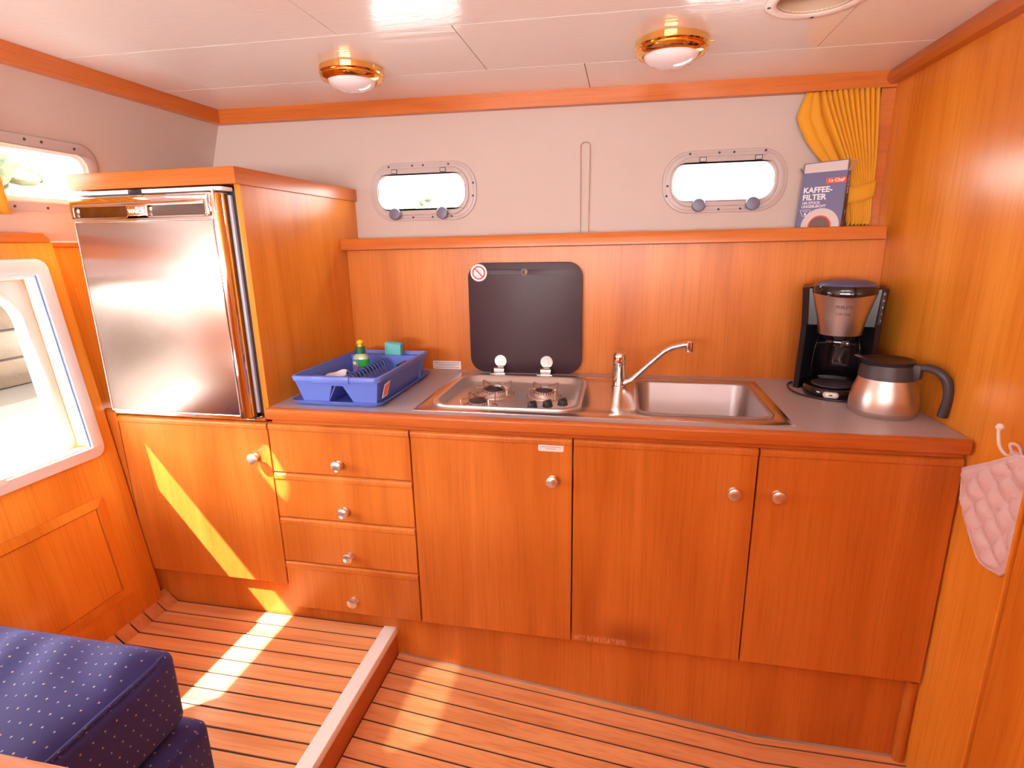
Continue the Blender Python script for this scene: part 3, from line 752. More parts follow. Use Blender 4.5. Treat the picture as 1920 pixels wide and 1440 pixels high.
hb = thing('hob', 'three burner steel gas hob with raised dark glass lid', 'hob', (-.178, .29, 0))
HX = (-.418, .062, .076, .506)
H = lambda d, z, r: rl(HX[0]+d, HX[1]-d, HX[2]+d, HX[3]-d, r, z, 10)
tr = MB(); tr.loft([H(0, .0022, .075), H(.002, .0075, .073), H(.012, .0085, .066), H(.018, .006, .062), H(.026, -.010, .055), H(.036, -.016, .046), H(.06, -.0185, .03), H(.18, -.019, .02)], None, False, True)
obj('tray', tr, 'steel_tray', hb, 60)
ZB = .0105
def burner(x, y, s):
    b = obj('burner', MB().lathe([(.052*s, -.0285), (.050*s, -.022), (.040*s, -.018), (.036*s, -.0165), (.038*s, -.010), (.034*s, -.004), (.030*s, -.002)], Matrix.Translation((x, y, ZB)), 36), 'steel_tray', hb)
    obj('burner_cap', MB().lathe([(.030*s, -.002), (.034*s, -.001), (.034*s, .002), (.030*s, .0055), (.018*s, .0075), (.004*s, .008)], Matrix.Translation((x, y, ZB)), 36), 'enamel', b)
    nt_ = MB()
    for k in range(24):
        a = R(15*k+4); c, s_ = math.cos(a), math.sin(a)
        nt_.box(-.0012, .0012, -.0008, .0008, -.009, -.0035, 0, 1, Matrix.Translation((x+.0366*s*c, y+.0366*s*s_, ZB)) @ Matrix.Rotation(a+math.pi/2, 4, 'Z'))
    o = obj('flame_ports', nt_, 'ink', b); o['kind'] = 'stuff'
    ps = MB(); rr = .066*s
    ps.tube([(x+rr*math.cos(R(t)), y+rr*math.sin(R(t)), -.022+ZB) for t in range(0, 360, 10)], .0021, 6, True)
    for a in (45, 135, 225, 315):
        c, s_ = math.cos(R(a)), math.sin(R(a))
        ps.tube(arcpath([(x+rr*c, y+rr*s_, -.022+ZB), (x+rr*1.05*c, y+rr*1.05*s_, .016+ZB), (x+.024*s*c, y+.024*s*s_, .011+ZB)], .006, 4), .0021, 6)
        ps.tube([(x+.048*s*c, y+.048*s*s_, -.027+ZB), (x+rr*c, y+rr*s_, -.022+ZB)], .0018, 6)
    obj('pan_support', ps, 'wire', b)
    th = MB().tube([(x+.043*s, y-.006, -.026+ZB), (x+.043*s, y-.006, -.004+ZB)], .0028, 8); obj('igniter', th, 'white', b)
burner(-.247, .288, 1.06); burner(-.0725, .290, .90); burner(-.262, .133, .92)
cp = MB(); cp.plate([(-.155, .100), (.010, .100), (.032, .112), (.040, .135), (.040, .225), (.028, .232)], [], -.020, -.001, XY(0), .004)
cpo = obj('control_panel', cp, plain('satin_steel_panel', (.80, .78, .81), .32, metal=.2), hb)
for x, y in ((-.086, .120), (-.0405, .139), (.004, .163)):
    k = obj('control_knob', MB().lathe([(.0165, -.001), (.0165, .003), (.0150, .004), (.0145, .014), (.012, .0165), (.003, .017)], Matrix.Translation((x, y, 0)), 20), 'rubber', hb)
    obj('grip_bar', MB().box(-.0145, .0145, -.004, .004, .006, .0195, .002, 2, Matrix.Translation((x, y, 0)) @ Matrix.Rotation(R(60), 4, 'Z')), 'grey_dark', k)
LM = XZ(.5815)
ld = obj('lid', MB().plate(rrect(-.409, .031, .002, .4265, .058, 12), [circ(-.188, .391, .0085, 20)], 0, .006, LM, .0015), 'lid', hb, 25)
obj('lid_grommet', MB().plate(circ(-.188, .391, .0125, 24), [circ(-.188, .391, .0085, 24)], .0055, .0072, LM), 'black', ld)
st = obj('warning_sticker', MB().plate(circ(-.3655, .3895, .0325, 36), [], .006, .0066, LM), 'paper', ld)
rg = MB(); rg.plate(circ(-.3655, .3895, .0255, 36), [circ(-.3655, .3895, .0205, 36)], .0066, .0070, LM)
rg.plate([(-.3655-.0172, .3895+.0142), (-.3655-.0142, .3895+.0172), (-.3655+.0172, .3895-.0142), (-.3655+.0142, .3895-.0172)], [], .0066, .0070, LM)
obj('warning_sign', rg, 'red', ld)
pg = MB()
pg.plate([(-.379, .376), (-.352, .3755), (-.352, .3775), (-.379, .378)], [], .00665, .0069, LM)
pg.plate([(-.374, .402), (-.3675, .392), (-.362, .386), (-.3595, .388), (-.366, .396), (-.3715, .4035)], [], .00665, .00695, LM)
pg.plate([(-.358, .394), (-.355, .392), (-.3555, .383), (-.358, .384)], [], .00665, .00695, LM)
obj('pictogram', pg, 'pale_ink', ld)
for x in (-.2865, -.1035):
    h = obj('hinge', MB().plate(circ(x, .0475, .0245, 40), [], .006, .0105, LM, .0012), 'steel', hb, 20)
    obj('hinge_screw', MB().plate(circ(x, .047, .0055, 14), [], .011, .0135, LM, .001), 'steel', h)
    prof = [(.5745, .027), (.562, .0285), (.556, .024), (.554, .014), (.549, .0085), (.530, .0080), (.530, .0062), (.5505, .0065), (.5565, .012), (.5585, .022), (.5635, .0262), (.5745, .0250)]
    obj('hinge_strap', MB().loft([[(xx, y-.016, z) for y, z in prof] for xx in (x-.0195, x+.0195)]), 'chrome', h)
    obj('hinge_foot', MB().box(x-.029, x+.031, .505, .528, .0075, .0125, .002), 'chrome', h)

tp_ = thing('tap', 'chrome single lever tap with long slanting swivel spout beside the sink', 'tap', (.1755, .411, .002))
T = Matrix.Translation((.1755, .411, 0))
obj('tap_body', MB().lathe([(.026, .002), (.026, .006), (.0228, .009), (.0222, .082)], T, 32), 'chrome', tp_)
lv = obj('lever_cap', MB().lathe([(.0215, .0835), (.0228, .0850), (.0230, .108), (.0215, .118), (.016, .1245), (.006, .1265)], T, 32), 'chrome', tp_)
obj('temperature_mark', MB().plate(circ(.1815, .098, .0032, 12, 90, 270), [], .0225, .0236, XZ(.411)), 'red', lv)
obj('temperature_mark', MB().plate(circ(.1815, .098, .0032, 12, -90, 90), [], .0225, .0236, XZ(.411)), 'print_blue', lv)
sp = arcpath([(.185, .406, .014), (.215, .402, .026), (.335, .392, .145), (.400, .388, .160)], .045, 8)
obj('spout', MB().tube(sp, [.0115]*3+[.0098]*(len(sp)-3), 14), 'chrome', tp_)
obj('nozzle', MB().lathe([(.012, .134), (.0125, .137), (.0125, .166), (.009, .1695)], Matrix.Translation((.402, .388, 0)), 24), 'chrome', tp_)

# small notice on the backsplash behind the worktop
nt_o = tag(obj('notice', MB().plate(rrect(-.5795, -.4595, .0015, .0355, .004, 4), [], 0, .001, XZ(.604)), 'paper', None), 'white printed notice sticker on backsplash between dish rack and hob lid', 'sticker')
tx = MB()
for zz, w in ((.0285, .105), (.0215, .098), (.0150, .070), (.0085, .100)):
    tx.plate(rrect(-.5195-w/2, -.5195+w/2, zz-.0014, zz+.0014, .0005, 1), [], .001, .0012, XZ(.604))
obj('lettering', tx, 'pale_ink', nt_o)['kind'] = 'stuff'

# ================================================================== LOOSE THINGS ON THE WORKTOP
# dish rack
dr = thing('dish_rack', 'blue plastic dish drainer tub standing in its matching drip tray', 'dish rack', (-.70, .24, 0))
tray = MB()
ty = lambda d, z, r: rl(-.868+d, -.548-d, .030+d, .505-d, r, z, 6)
tray.loft([ty(.014, .0015, .03), ty(.012, .003, .03), ty(.0, .015, .035), ty(-.002, .0185, .036), ty(.004, .0185, .033), ty(.012, .008, .03), ty(.03, .006, .02)], None, True, True)
obj('drip_tray', tray, 'blue', dr, 50)
# tub: four walls, notched front
RX0, RX1, RY0, RY1, RZ = -.845, -.541, .010, .468, .103
BX0, BX1, BY0, BY1, BZ = -.815, -.566, .036, .440, .0125
tub = MB()
def tubpt(u, v, ins=0):      # u on the rim loop (corner names), v 0 bottom..1 top
    pass
t = .0028
def wallpoly(a0, b0, a1, b1, notch=None):
    """Wall from bottom edge a0-b0 to top edge a1-b1."""
    a0, b0, a1, b1 = map(Vector, (a0, b0, a1, b1))
    P = lambda u, v: (a0.lerp(b0, u)).lerp(a1.lerp(b1, u), v)
    if notch:
        us = [(0, 0), (notch[0], 0), (notch[1], notch[4]), (notch[2], notch[4]), (notch[3], 0), (1, 0), (1, 1), (0, 1)]
    else: us = [(0, 0), (1, 0), (1, 1), (0, 1)]
    pts = [P(*q) for q in us]
    n = (b0-a0).cross(a1-a0).normalized()*t
    k = len(pts)
    tris = tessellate_polygon([pts])
    tub.add(pts+[p+n for p in pts], [tuple(q) for q in tris]+[tuple(i+k for i in q[::-1]) for q in tris]+[(i, (i+1) % k, (i+1) % k+k, i+k) for i in range(k)])
A, B, C_, D_ = (BX0, BY0, BZ), (BX1, BY0, BZ), (BX1, BY1, BZ), (BX0, BY1, BZ)
A1, B1, C1, D1 = (RX0+.008, RY0+.008, RZ), (RX1-.008, RY0+.008, RZ), (RX1-.008, RY1-.008, RZ), (RX0+.008, RY1-.008, RZ)
wallpoly(B, A, B1, A1, (.30, .42, .56, .66, .66)); wallpoly(C_, B, C1, B1); wallpoly(D_, C_, D1, C1); wallpoly(A, D_, A1, D1)
# floor either side of the raised middle bridge
nx0, nx1 = BX1-(BX1-BX0)*.66, BX1-(BX1-BX0)*.30
for a, b in ((BX0, nx0), (nx1, BX1)): tub.box(a, b, BY0, BY1, BZ-.001, BZ+.002)
tub.hexa([(nx0, BY0, BZ), (nx0+.030, BY0, BZ+.058), (nx0+.030, BY1, BZ+.058), (nx0, BY1, BZ), (nx0-.003, BY0, BZ+.002), (nx0+.028, BY0, BZ+.061), (nx0+.028, BY1, BZ+.061), (nx0-.003, BY1, BZ+.002)])
tub.hexa([(nx1-.030, BY0, BZ+.058), (nx1, BY0, BZ), (nx1, BY1, BZ), (nx1-.030, BY1, BZ+.058), (nx1-.028, BY0, BZ+.061), (nx1+.003, BY0, BZ+.002), (nx1+.003, BY1, BZ+.002), (nx1-.028, BY1, BZ+.061)])
obj('tub', tub, 'blue', dr, 30)
rim = MB(); rr_ = lambda d, z, r: rl(RX0+d, RX1-d, RY0+d, RY1-d, r, z, 6)
rim.loft([rr_(.002, RZ-.016, .022), rr_(0, RZ-.004, .023), rr_(.003, RZ, .021), rr_(.010, RZ, .016), rr_(.012, RZ-.004, .014), rr_(.006, RZ-.015, .018), rr_(.002, RZ-.016, .022)], None, False, False)
rimo = obj('rim', rim, 'blue', dr, 50)
obj('rim_grip', MB().box(-.765, -.640, RY0-.004, RY0+.014, RZ-.019, RZ+.002, .003), 'blue', dr)
obj('cutlery_partition', MB().box(-.83, -.555, .395, .3985, BZ, RZ-.006), 'blue', dr)
rb = None
for k in range(13):
    y = .070+.0235*k
    mb = MB()
    mb.tube(arcpath([(nx0+.012, y, BZ+.030), (nx0+.034, y+.006, BZ+.078), (nx1-.034, y+.006, BZ+.078), (nx1-.012, y, BZ+.030)], .010, 3), .0032, 6)
    obj('plate_rib', mb, 'blue_dark', dr)
lbx = frame((-.5585, .046, .024), (.0, 1, 0), (.022, 0, .08))
lo = obj('price_label', MB().plate([(.004, .006), (.045, .008), (.045, .058), (.004, .054)], [], .0030, .0038, lbx), 'paper', dr)
tx = MB()
for i in range(6): tx.plate([(.009+.0057*i, .012), (.012+.0057*i, .012), (.012+.0057*i, .05), (.009+.0057*i, .05)], [], .0038, .0041, lbx)
obj('lettering', tx, 'redorange', lo)

# washing-up liquid in the rack
sb = thing('soap_bottle', 'small green washing-up liquid bottle with yellow cap in the blue rack', 'bottle', (-.722, .262, .018), R(8))
def el(a, b, z, n=24, p=2.6):
    out = []
    for i in range(n):
        t_ = 2*math.pi*i/n; c, s_ = math.cos(t_), math.sin(t_)
        out.append((a*math.copysign(abs(c)**(2/p), c), b*math.copysign(abs(s_)**(2/p), s_), z))
    return out
obj('bottle', MB().loft([el(.026, .016, 0), el(.029, .018, .004), el(.029, .018, .080), el(.028, .0175, .092)]), 'soap', sb, local=True)
obj('shoulder', MB().loft([el(.028, .0175, .0921), el(.026, .0165, .102), el(.016, .0135, .112, p=2), el(.013, .013, .114, p=2)]), 'clear', sb, local=True)
obj('collar', MB().lathe([(.0175, .112), (.0178, .116), (.0170, .134), (.015, .136)], None, 24), 'green_cap', sb, local=True)
obj('cap', MB().lathe([(.0085, .136), (.0085, .145), (.0125, .148), (.0125, .152), (.006, .159), (.002, .160)], None, 20), 'yellow', sb, local=True)
fl = frame((-.012, -.0183, .0), (1, -.12, 0), (0, 0, 1))
ob = obj('front_label', MB().plate(rrect(-.014, .008, .012, .090, .004, 3), [], 0, .0008, fl), 'print_blue', sb, local=True)
for nm, c, cx, cz, r in (('label_print', 'orange_p', -.004, .048, .009), ('label_print', 'red', -.003, .066, .0065), ('label_print', 'yellow', -.006, .080, .006), ('label_print', 'paper', -.003, .030, .0075)):
    obj(nm, MB().plate(circ(cx, cz, r, 14), [], .0008, .0012, fl), c, ob, local=True)

# sponge, dishcloth, brush in the rack
sg = MB().box(-.032, .032, -.016, .016, 0, .062, .004, 2, Matrix.Translation((-.671, .430, .080)) @ Matrix.Rotation(R(7), 4, 'Y') @ Matrix.Rotation(R(10), 4, 'X'))
tag(obj('sponge', sg, 'turq', None), 'turquoise sponge upright at the back of the blue dish rack', 'sponge')
dc = MB()
def cl(u, v):
    return Vector((-.780+.082*u+.005*math.sin(7*v), .062+.095*v, .088+.007*math.sin(6*u+3*v)+.008*math.cos(7*v+2*u)+.010*u-.014*(2*u-1)**2-.012*(2*v-1)**2))
dc.grid(cl, 18, 18)
tag(obj('dishcloth', dc, 'cloth', None, 60, solid=.003), 'crumpled pale dishcloth lying in the front left of the dish rack', 'cloth')
bsh = thing('dish_brush', 'dark dish brush lying at the right inside the dish rack', 'brush', (-.585, .33, .08))
obj('brush_head', MB().box(-.612, -.572, .30, .37, .066, .084, .006, 2), 'black', bsh)
obj('handle', MB().tube([(-.592, .35, .082), (-.586, .27, .074), (-.580, .19, .062)], [.007, .006, .005], 8), 'grey_dark', bsh)
obj('bristles', MB().box(-.608, -.576, .305, .365, .050, .066), 'ink', bsh)

# coffee maker
cm = thing('coffee_maker', 'black filter coffee maker with brushed steel filter holder in the right corner', 'coffee maker', (.874, .452, .0005), R(-17))
def cobj(n, mb, mat, par=None, **k): return obj(n, mb, mat, par or cm, local=True, **k)
base = MB(); bl = lambda s, z: [(x*s, y*s-.0, z) for x, y in [(.088*math.cos(R(a)), -.045+.088*math.sin(R(a))) for a in range(180, 361, 10)]+[(.098, .06), (.098, .105), (-.098, .105), (-.098, .06)]]
base.loft([bl(.98, 0), bl(1.0, .004), bl(1.0, .022), bl(.97, .030), bl(.93, .033)])
cobj('base', base, 'black_gloss')
cobj('hot_plate', MB().lathe([(.064, .032), (.064, .036), (.058, .0375), (.010, .0375)], Matrix.Translation((0, -.042, 0)), 36), 'grey_dark')
# tower: U-shaped back with two cheeks narrowing downward
tw = MB()
pl = lambda z, w, d, inn: [(-w, .110, z), (-w, d, z), (-w+.016, d-.012, z), (-inn, .035, z), (-inn*.55, .066, z), (inn*.55, .066, z), (inn, .035, z), (w-.016, d-.012, z), (w, d, z), (w, .110, z)]
tw.loft([pl(.0, .116, .000, .080), pl(.08, .114, -.008, .078), pl(.16, .112, -.020, .076), pl(.222, .111, -.030, .073)])
cobj('tower', tw, 'black')
up = MB(); u2 = lambda z, w, d: [(-w, .110, z), (-w, d, z), (-w+.02, d-.018, z), (w-.02, d-.018, z), (w, d, z), (w, .110, z)]
up.loft([u2(.223, .111, -.022), u2(.29, .115, -.022), u2(.338, .118, -.022), u2(.343, .114, -.016)])
cobj('water_tank', up, 'black')
fh_ = MB(); fl_ = lambda r, z, wav=0: [(r*math.cos(R(a)), -.036+r*.92*math.sin(R(a)), z-wav*(abs(math.sin(R(a)))**3 if 180 < a < 360 else 0)) for a in range(0, 360, 9)]
fh_.loft([fl_(.060, .196), fl_(.062, .200), fl_(.070, .250), fl_(.084, .305, .0), fl_(.0895, .326, .008)])
fo = cobj('filter_holder', fh_, 'brushed_z')
cobj('band', MB().loft([fl_(.0900, .3265, .008), fl_(.0905, .330, .008), fl_(.0905, .346), fl_(.087, .350)]), 'black_gloss')
cobj('lid', MB().loft([fl_(.088, .350), fl_(.086, .353), fl_(.075, .361), fl_(.052, .367), fl_(.02, .3695), fl_(.004, .3697)]), 'navy', smooth=60)
tx = MB()
def wrapped(body, size, z, r, bold=0, depth=.0003):
    m2 = MB(); text_into(m2, body, size, Matrix.Identity(4), depth, 'CENTER', bold)
    for v in m2.bm.verts:
        x, y, zz = v.co; a = x/r
        v.co = ((r+zz)*math.sin(a), -.036-(r*.92+zz)*math.cos(a), z+y)
    me = bpy.data.meshes.new('tmp'); m2.bm.to_mesh(me); m2.bm.free(); tx.bm.from_mesh(me); bpy.data.meshes.remove(me)
wrapped('PHILIPS', .0135, .284, .0808, .0002); wrapped('Café Gaia', .0100, .264, .0752)
cobj('lettering', tx, 'ink', fo)
# glass of the jug bay: dark curved inner shield
sd = MB(); sd.loft([[(r*math.cos(R(a)), -.03+r*math.sin(R(a)), z) for a in range(10, 171, 10)] for r, z in ((.064, .045), (.070, .09), (.066, .14), (.056, .192))], None, False, False, closed=False)
cobj('bay_shield', sd, 'black_gloss', solid=.002)
cobj('drip_stop', MB().lathe([(.012, .178), (.016, .186), (.030, .196)], Matrix.Translation((0, -.036, 0)), 20), 'grey_dark')
sw = MB(); SWM = frame((-.006, -.1335, .0155), (1, 0, 0), (0, .0, 1)); sw.plate(rrect(-.022, .022, -.0095, .0095, .0095, 8), [], -.006, .0012, SWM, .0008)
so = cobj('switch', sw, 'flap')
cobj('rocker', MB().plate(rrect(-.016, .016, -.006, .006, .006, 6), [], .0012, .0022, SWM, .0006), 'white', so)
cobj('switch_symbol', MB().plate(rrect(-.005, .005, -.002, .002, .001, 2), [], .0022, .0026, SWM), 'ink', so)
GM = frame((.1045, -.0345, .282), (.745, .667, 0), (.03, 0, 1))
go = cobj('water_gauge', MB().plate(rrect(-.005, .005, -.052, .052, .004, 4), [], -.006, .0012, GM, .0005), 'grey_dark')
gt = MB()
for i, s_ in enumerate(('15', '12', '8', '5', '2')): text_into(gt, s_, .009, GM @ Matrix.Translation((0, .040-.0205*i, .0013)), .0002, 'CENTER')
cobj('gauge_marks', gt, 'paper', go)
cord = MB().tube(arcpath([(.775, .545, .004), (.752, .515, .004), (.738, .44, .004), (.752, .375, .004), (.80, .325, .004), (.86, .302, .004), (.905, .305, .004)], .03, 5), .0033, 8)
tag(obj('power_cord', cord, 'black', None), 'thin black power cord looped on worktop around the coffee maker base', 'cord')

# insulated jug
jg = thing('coffee_jug', 'brushed steel insulated coffee jug with black lid and handle', 'jug', (.926, .206, 0), R(-40))
jobj = lambda n, mb, mat, par=None, **k: obj(n, mb, mat, par or jg, local=True, **k)
jobj('body', MB().lathe([(.078, 0), (.080, .002), (.0845, .014), (.0845, .0155), (.086, .017), (.0862, .030), (.085, .048), (.080, .075), (.072, .098), (.069, .108)], None, 48), 'brushed_z', smooth=35)
jobj('collar', MB().lathe([(.0702, .1075), (.0712, .109), (.0665, .140), (.0655, .149), (.060, .152), (.010, .152)], None, 40), 'grey_dark')
sp_ = MB(); sa = R(218)
def lp(r, z, pull):
    o_ = []
    for a in range(0, 360, 9):
        dd = math.cos(R(a)-sa); q = r+pull*max(0, dd)**8
        o_.append((q*math.cos(R(a)), q*math.sin(R(a)), z+.010*max(0, dd)**8*(pull > 0)))
    return o_
sp_.loft([lp(.0645, .142, 0), lp(.066, .149, .010), lp(.067, .158, .022), lp(.061, .161, .020), lp(.050, .157, 0), lp(.020, .155, 0)], None, False, True)
jobj('lid', sp_, 'black', smooth=60)
hp = arcpath([(.058, 0, .140), (.100, 0, .152), (.138, 0, .130), (.150, 0, .082), (.142, 0, .022)], .05, 7)
k_ = len(hp)
jobj('handle', MB().tube(hp, [lerp(.0125, .0155, min(1, i/(k_*.5))) for i in range(k_)], 12, False, .8), 'grey_dark', smooth=60)
jobj('handle_mount', MB().box(.052, .082, -.016, .016, .112, .155, .005, 2), 'grey_dark')

# ================================================================== SHELF THINGS AND CURTAINS
bxr = R(-34)
bx = thing('filter_box', 'opened slate blue coffee filter carton leaning beside the yellow curtain', 'box', (.886, .596, .5302), bxr)
# local: front face in the plane y=0, front right bottom corner at origin, front width along -x
bobj = lambda n, mb, mat, par=None, **k: obj(n, mb, mat, par or bx, local=True, **k)
BW, BD, BH = .142, .045, .180
ln = .010
m_ = MB(); m_.hexa([(-BW, 0, 0), (0, 0, 0), (0, BD, 0), (-BW, BD, 0), (-BW+.004, ln, BH), (.002, ln, BH), (.002, BD-.004, BH), (-BW+.004, BD-.004, BH)])
bobj('carton', m_, 'carton', smooth=0)
FM = frame((0, 0, 0), (1, 0, 0), (0, ln/BH, 1))
SM = frame((0, 0, 0), (0, 1, 0), (.002, ln/BH*.4, 1))
bobj('side_print', MB().plate([(.001, .002), (BD-.001, .002), (BD-.003, BH-.002), (.008, BH-.002)], [], .0005, .0012, SM), 'carton_side')
bobj('front_flap', MB().plate([(-BW+.005, BH), (.001, BH), (.001, BH+.036), (-BW+.006, BH+.034)], [], -.002, .0006, FM), 'carton')
bobj('flap_inner', MB().plate([(-BW+.008, BH+.002), (-.002, BH+.002), (-.002, BH+.033), (-BW+.009, BH+.031)], [], .0006, .0012, FM), 'flap')
bobj('side_flap', MB().hexa([(.002, .012, BH), (.003, .012, BH), (.003, BD-.006, BH), (.002, BD-.006, BH), (.016, .010, BH+.032), (.017, .010, BH+.032), (.017, BD-.010, BH+.032), (.016, BD-.010, BH+.032)]), 'flap')
bobj('side_flap', MB().hexa([(-BW+.003, .012, BH), (-BW+.004, .012, BH), (-BW+.004, BD-.006, BH), (-BW+.003, BD-.006, BH), (-BW-.012, .010, BH+.020), (-BW-.011, .010, BH+.020), (-BW-.011, BD-.010, BH+.020), (-BW-.012, BD-.010, BH+.020)]), 'flap')
ro = bobj('brand_patch', MB().plate(rrect(-.062, -.0005, .144, .161, .003, 3), [], 0, .0008, FM), 'redorange')
tx = MB(); text_into(tx, 'Le Chef', .0145, FM @ Matrix.Translation((-.031, .1480, .0009)), .0002, 'CENTER', .0004, .15); bobj('lettering', tx, 'paper', ro)
tx = MB()
for s_, sz, z_, b_ in (('KAFFEE-', .0255, .1165, .0007), ('FILTER', .0255, .0930, .0007), ('100 STÜCK', .0118, .0790, .0002), ('UNGEBLEICHT', .0118, .0675, .0002)):
    text_into(tx, s_, sz, FM @ Matrix.Translation((-BW+.012, z_, .0009)), .0002, 'LEFT', b_)
bobj('lettering', tx, 'paper')
em = MB()
def outline(pts, w):
    c = Vector((sum(p[0] for p in pts)/len(pts), sum(p[1] for p in pts)/len(pts)))
    inn = [tuple(c+(Vector(p)-c)*(1-w)) for p in pts]
    em.plate(pts, [inn], 0, .0008, FM)
outline([(-.134, .0595), (-.116, .063), (-.098, .0595), (-.108, .0395), (-.124, .0395)], .08)
text_into(em, '4', .015, FM @ Matrix.Translation((-.116, .0415, .0005)), .0003, 'CENTER', .0004)
text_into(em, 'GRÖSSE', .0045, FM @ Matrix.Translation((-.116, .0545, .0005)), .0003, 'CENTER')
bobj('size_emblem', em, 'paper')
cup = bobj('cup_picture', MB().plate([(-.125, .001)]+circ(-.065, .004, .060, 24, 178, 2)+[(-.006, .001)], [], 0, .0007, FM), 'flap')
bobj('cup_picture', MB().plate([(-.103, .001)]+circ(-.066, .004, .037, 20, 176, 4)+[(-.030, .001)], [], .0007, .0011, FM), 'redorange', cup)
bobj('cup_picture', MB().plate([(-.099, .001)]+circ(-.066, .004, .033, 20, 176, 4)+[(-.034, .001)], [], .0011, .0014, FM), 'coffee', cup)
tx = MB(); text_into(tx, 'FILTER', .021, SM @ Matrix.Translation((.017, BH-.012, .0013)) @ Matrix.Rotation(R(-90), 4, 'Z'), .0002, 'LEFT', .0005)
bobj('lettering', tx, 'flap')
tx = MB(); text_into(tx, '4', .018, SM @ Matrix.Translation((.024, .044, .0013)), .0002, 'CENTER', .0004); bobj('size_mark', tx, 'flap')
bobj('side_mark', MB().plate([(.008, .003), (.018, .003), (.018, .016), (.008, .022)], [], .0012, .0016, SM), 'red')

# steel wire loop on the white wall
wl_ = arcpath([(.0093, .712, .532), (.0075, .712, .78), (.0068, .712, .856), (.042, .712, .856), (.0415, .712, .78), (.040, .712, .532)], .017, 8)
tag(obj('wire_loop', MB().tube(wl_, .0022, 8), 'wire', None), 'thin steel wire hairpin loop upright on white wall between the portholes', 'wire')

# tied curtain at the right
ct = thing('curtain', 'pleated ochre yellow curtain tied back in the right corner above shelf', 'curtain', (.9, .66, .53))
zs = [(.968, .762, .980), (.93, .748, .984), (.893, .738, .987), (.86, .752, .990), (.82, .772, .993), (.78, .802, .996), (.74, .838, .998), (.70, .876, 1.000), (.665, .905, 1.000), (.64, .920, 1.000), (.61, .922, 1.001), (.575, .926, 1.003), (.538, .930, 1.004)]
def ci_(z):
    for a, b in zip(zs, zs[1:]):
        if a[0] >= z >= b[0]:
            t_ = (a[0]-z)/(a[0]-b[0]); return lerp(a[1], b[1], t_), lerp(a[2], b[2], t_)
    return zs[-1][1:]
NP = 13
def cpt(u, v):
    z = lerp(.968, .538, v); xl, xr = ci_(z)
    w = u*NP*2*math.pi
    amp = .012*(1-.55*math.exp(-((z-.645)/.05)**2))
    uu = u if u > .2 or z < .7 else u
    # the leading edge hangs as a wider plain flap
    k = 1.0 if u > .16 else .25
    sway = .010*math.sin(9*v+u*5)*(1-v)
    bot = .012*math.sin(w*.5+1)*max(0, (v-.86)/.14)
    s_ = min(1, max(0, (.968-z)/.315)); s_ = s_*s_*(3-2*s_)*.35+s_*.65
    x0_ = lerp(.770, .921, s_)+(.012*max(0, (.62-z)/.08) if z < .62 else 0)      # straight run of the pleats
    kk = max(0, 1-u/.22)                                                        # the leading flap follows its own edge
    x_ = lerp(lerp(x0_, xr, u), lerp(xl, xr, u), kk)
    return Vector((x_+.003*math.sin(w+1.2)*k, .680+amp*k*math.sin(w)+sway*(1-u)*.6, z+bot))
mb = MB(); mb.grid(cpt, NP*12, 34)
obj('cloth', mb, 'curtain', ct, 80, solid=.0016)
band = MB()
def bpt(u, v):
    z = lerp(.672, .618, v)-.006*math.sin(u*3.1)+.020*(u-.5); xl, xr = ci_(.645)
    return Vector((lerp(xl-.010, xr+.003, u), .664-.010*math.sin(u*math.pi), z))
band.grid(bpt, 20, 4)
obj('tie_band', band, 'curtain', ct, 80, solid=.002)
# curtain on the left window, just entering the frame
lc = thing('curtain', 'ochre yellow curtain corner hanging at the left side window', 'curtain', (-1.55, -.27, .61))
def lpt(u, v):
    z = lerp(.985, .605, v); y = lerp(-.43, lerp(-.30, -.115, v**.6), u)
    x = -1.515+.34*(z-1)+.026+.008*math.sin(u*34)
    return Vector((x, y, z))
mb = MB(); mb.grid(lpt, 60, 10)
obj('cloth', mb, 'curtain', lc, 80, solid=.0016)

# ================================================================== CEILING FITTINGS
def downlight(x, y, label):
    z = CZ(x)
    t_ = thing('ceiling_light', label, 'ceiling light', (x, y, z), 0)
    tl = frame((x, y, z), (1, 0, -.01267), (0, -1, 0))
    obj('brass_ring', MB().lathe([(.095, -.0005), (.0995, .003), (.0995, .018), (.094, .022), (.097, .028), (.091, .036), (.079, .040), (.0750, .035), (.074, .025)], tl, 56, True, False), 'brass', t_)
    obj('glass_dome', MB().lathe([(.0755, .026), (.0750, .036), (.069, .048), (.054, .059), (.032, .066), (.010, .0685), (.002, .0687)], tl, 48, False, True), 'opal', t_)
    obj('ring_screw', MB().box(x+.098, x+.112, y-.002, y+.002, z-.012, z-.009, .001, 1), 'brass', t_)
downlight(-.686, .294, 'round brass ceiling light with white glass, nearer the fridge')
downlight(.290, .253, 'round brass ceiling light with white glass, nearer the round ceiling vent')
vt = thing('ceiling_vent', 'round white ceiling vent with open recessed beige duct', 'vent', (VC[0], VC[1], CZ(VC[0])))
VM = frame((VC[0], VC[1], CZ(VC[0])), (1, 0, -.01267), (0, -1, 0))
obj('flange', MB().lathe([(.112, 0), (.112, .002), (.108, .0045), (.094, .0055), (.086, .003), (.084, -.004)], VM, 56, False, False), 'white', vt)
obj('duct', MB().lathe([(.0845, .002), (.083, -.03), (.083, -.10)], VM, 48, False, False), 'beige', vt)
obj('duct_cap', MB().lathe([(.083, -.096), (.01, -.098)], VM, 40, True, True), 'grey_dark', vt)
for a in (100, 190, 280, 10):
    screw(vt, VM @ Vector((.101*math.cos(R(a)), .101*math.sin(R(a)), .0050)), (R(180), 0, 0))

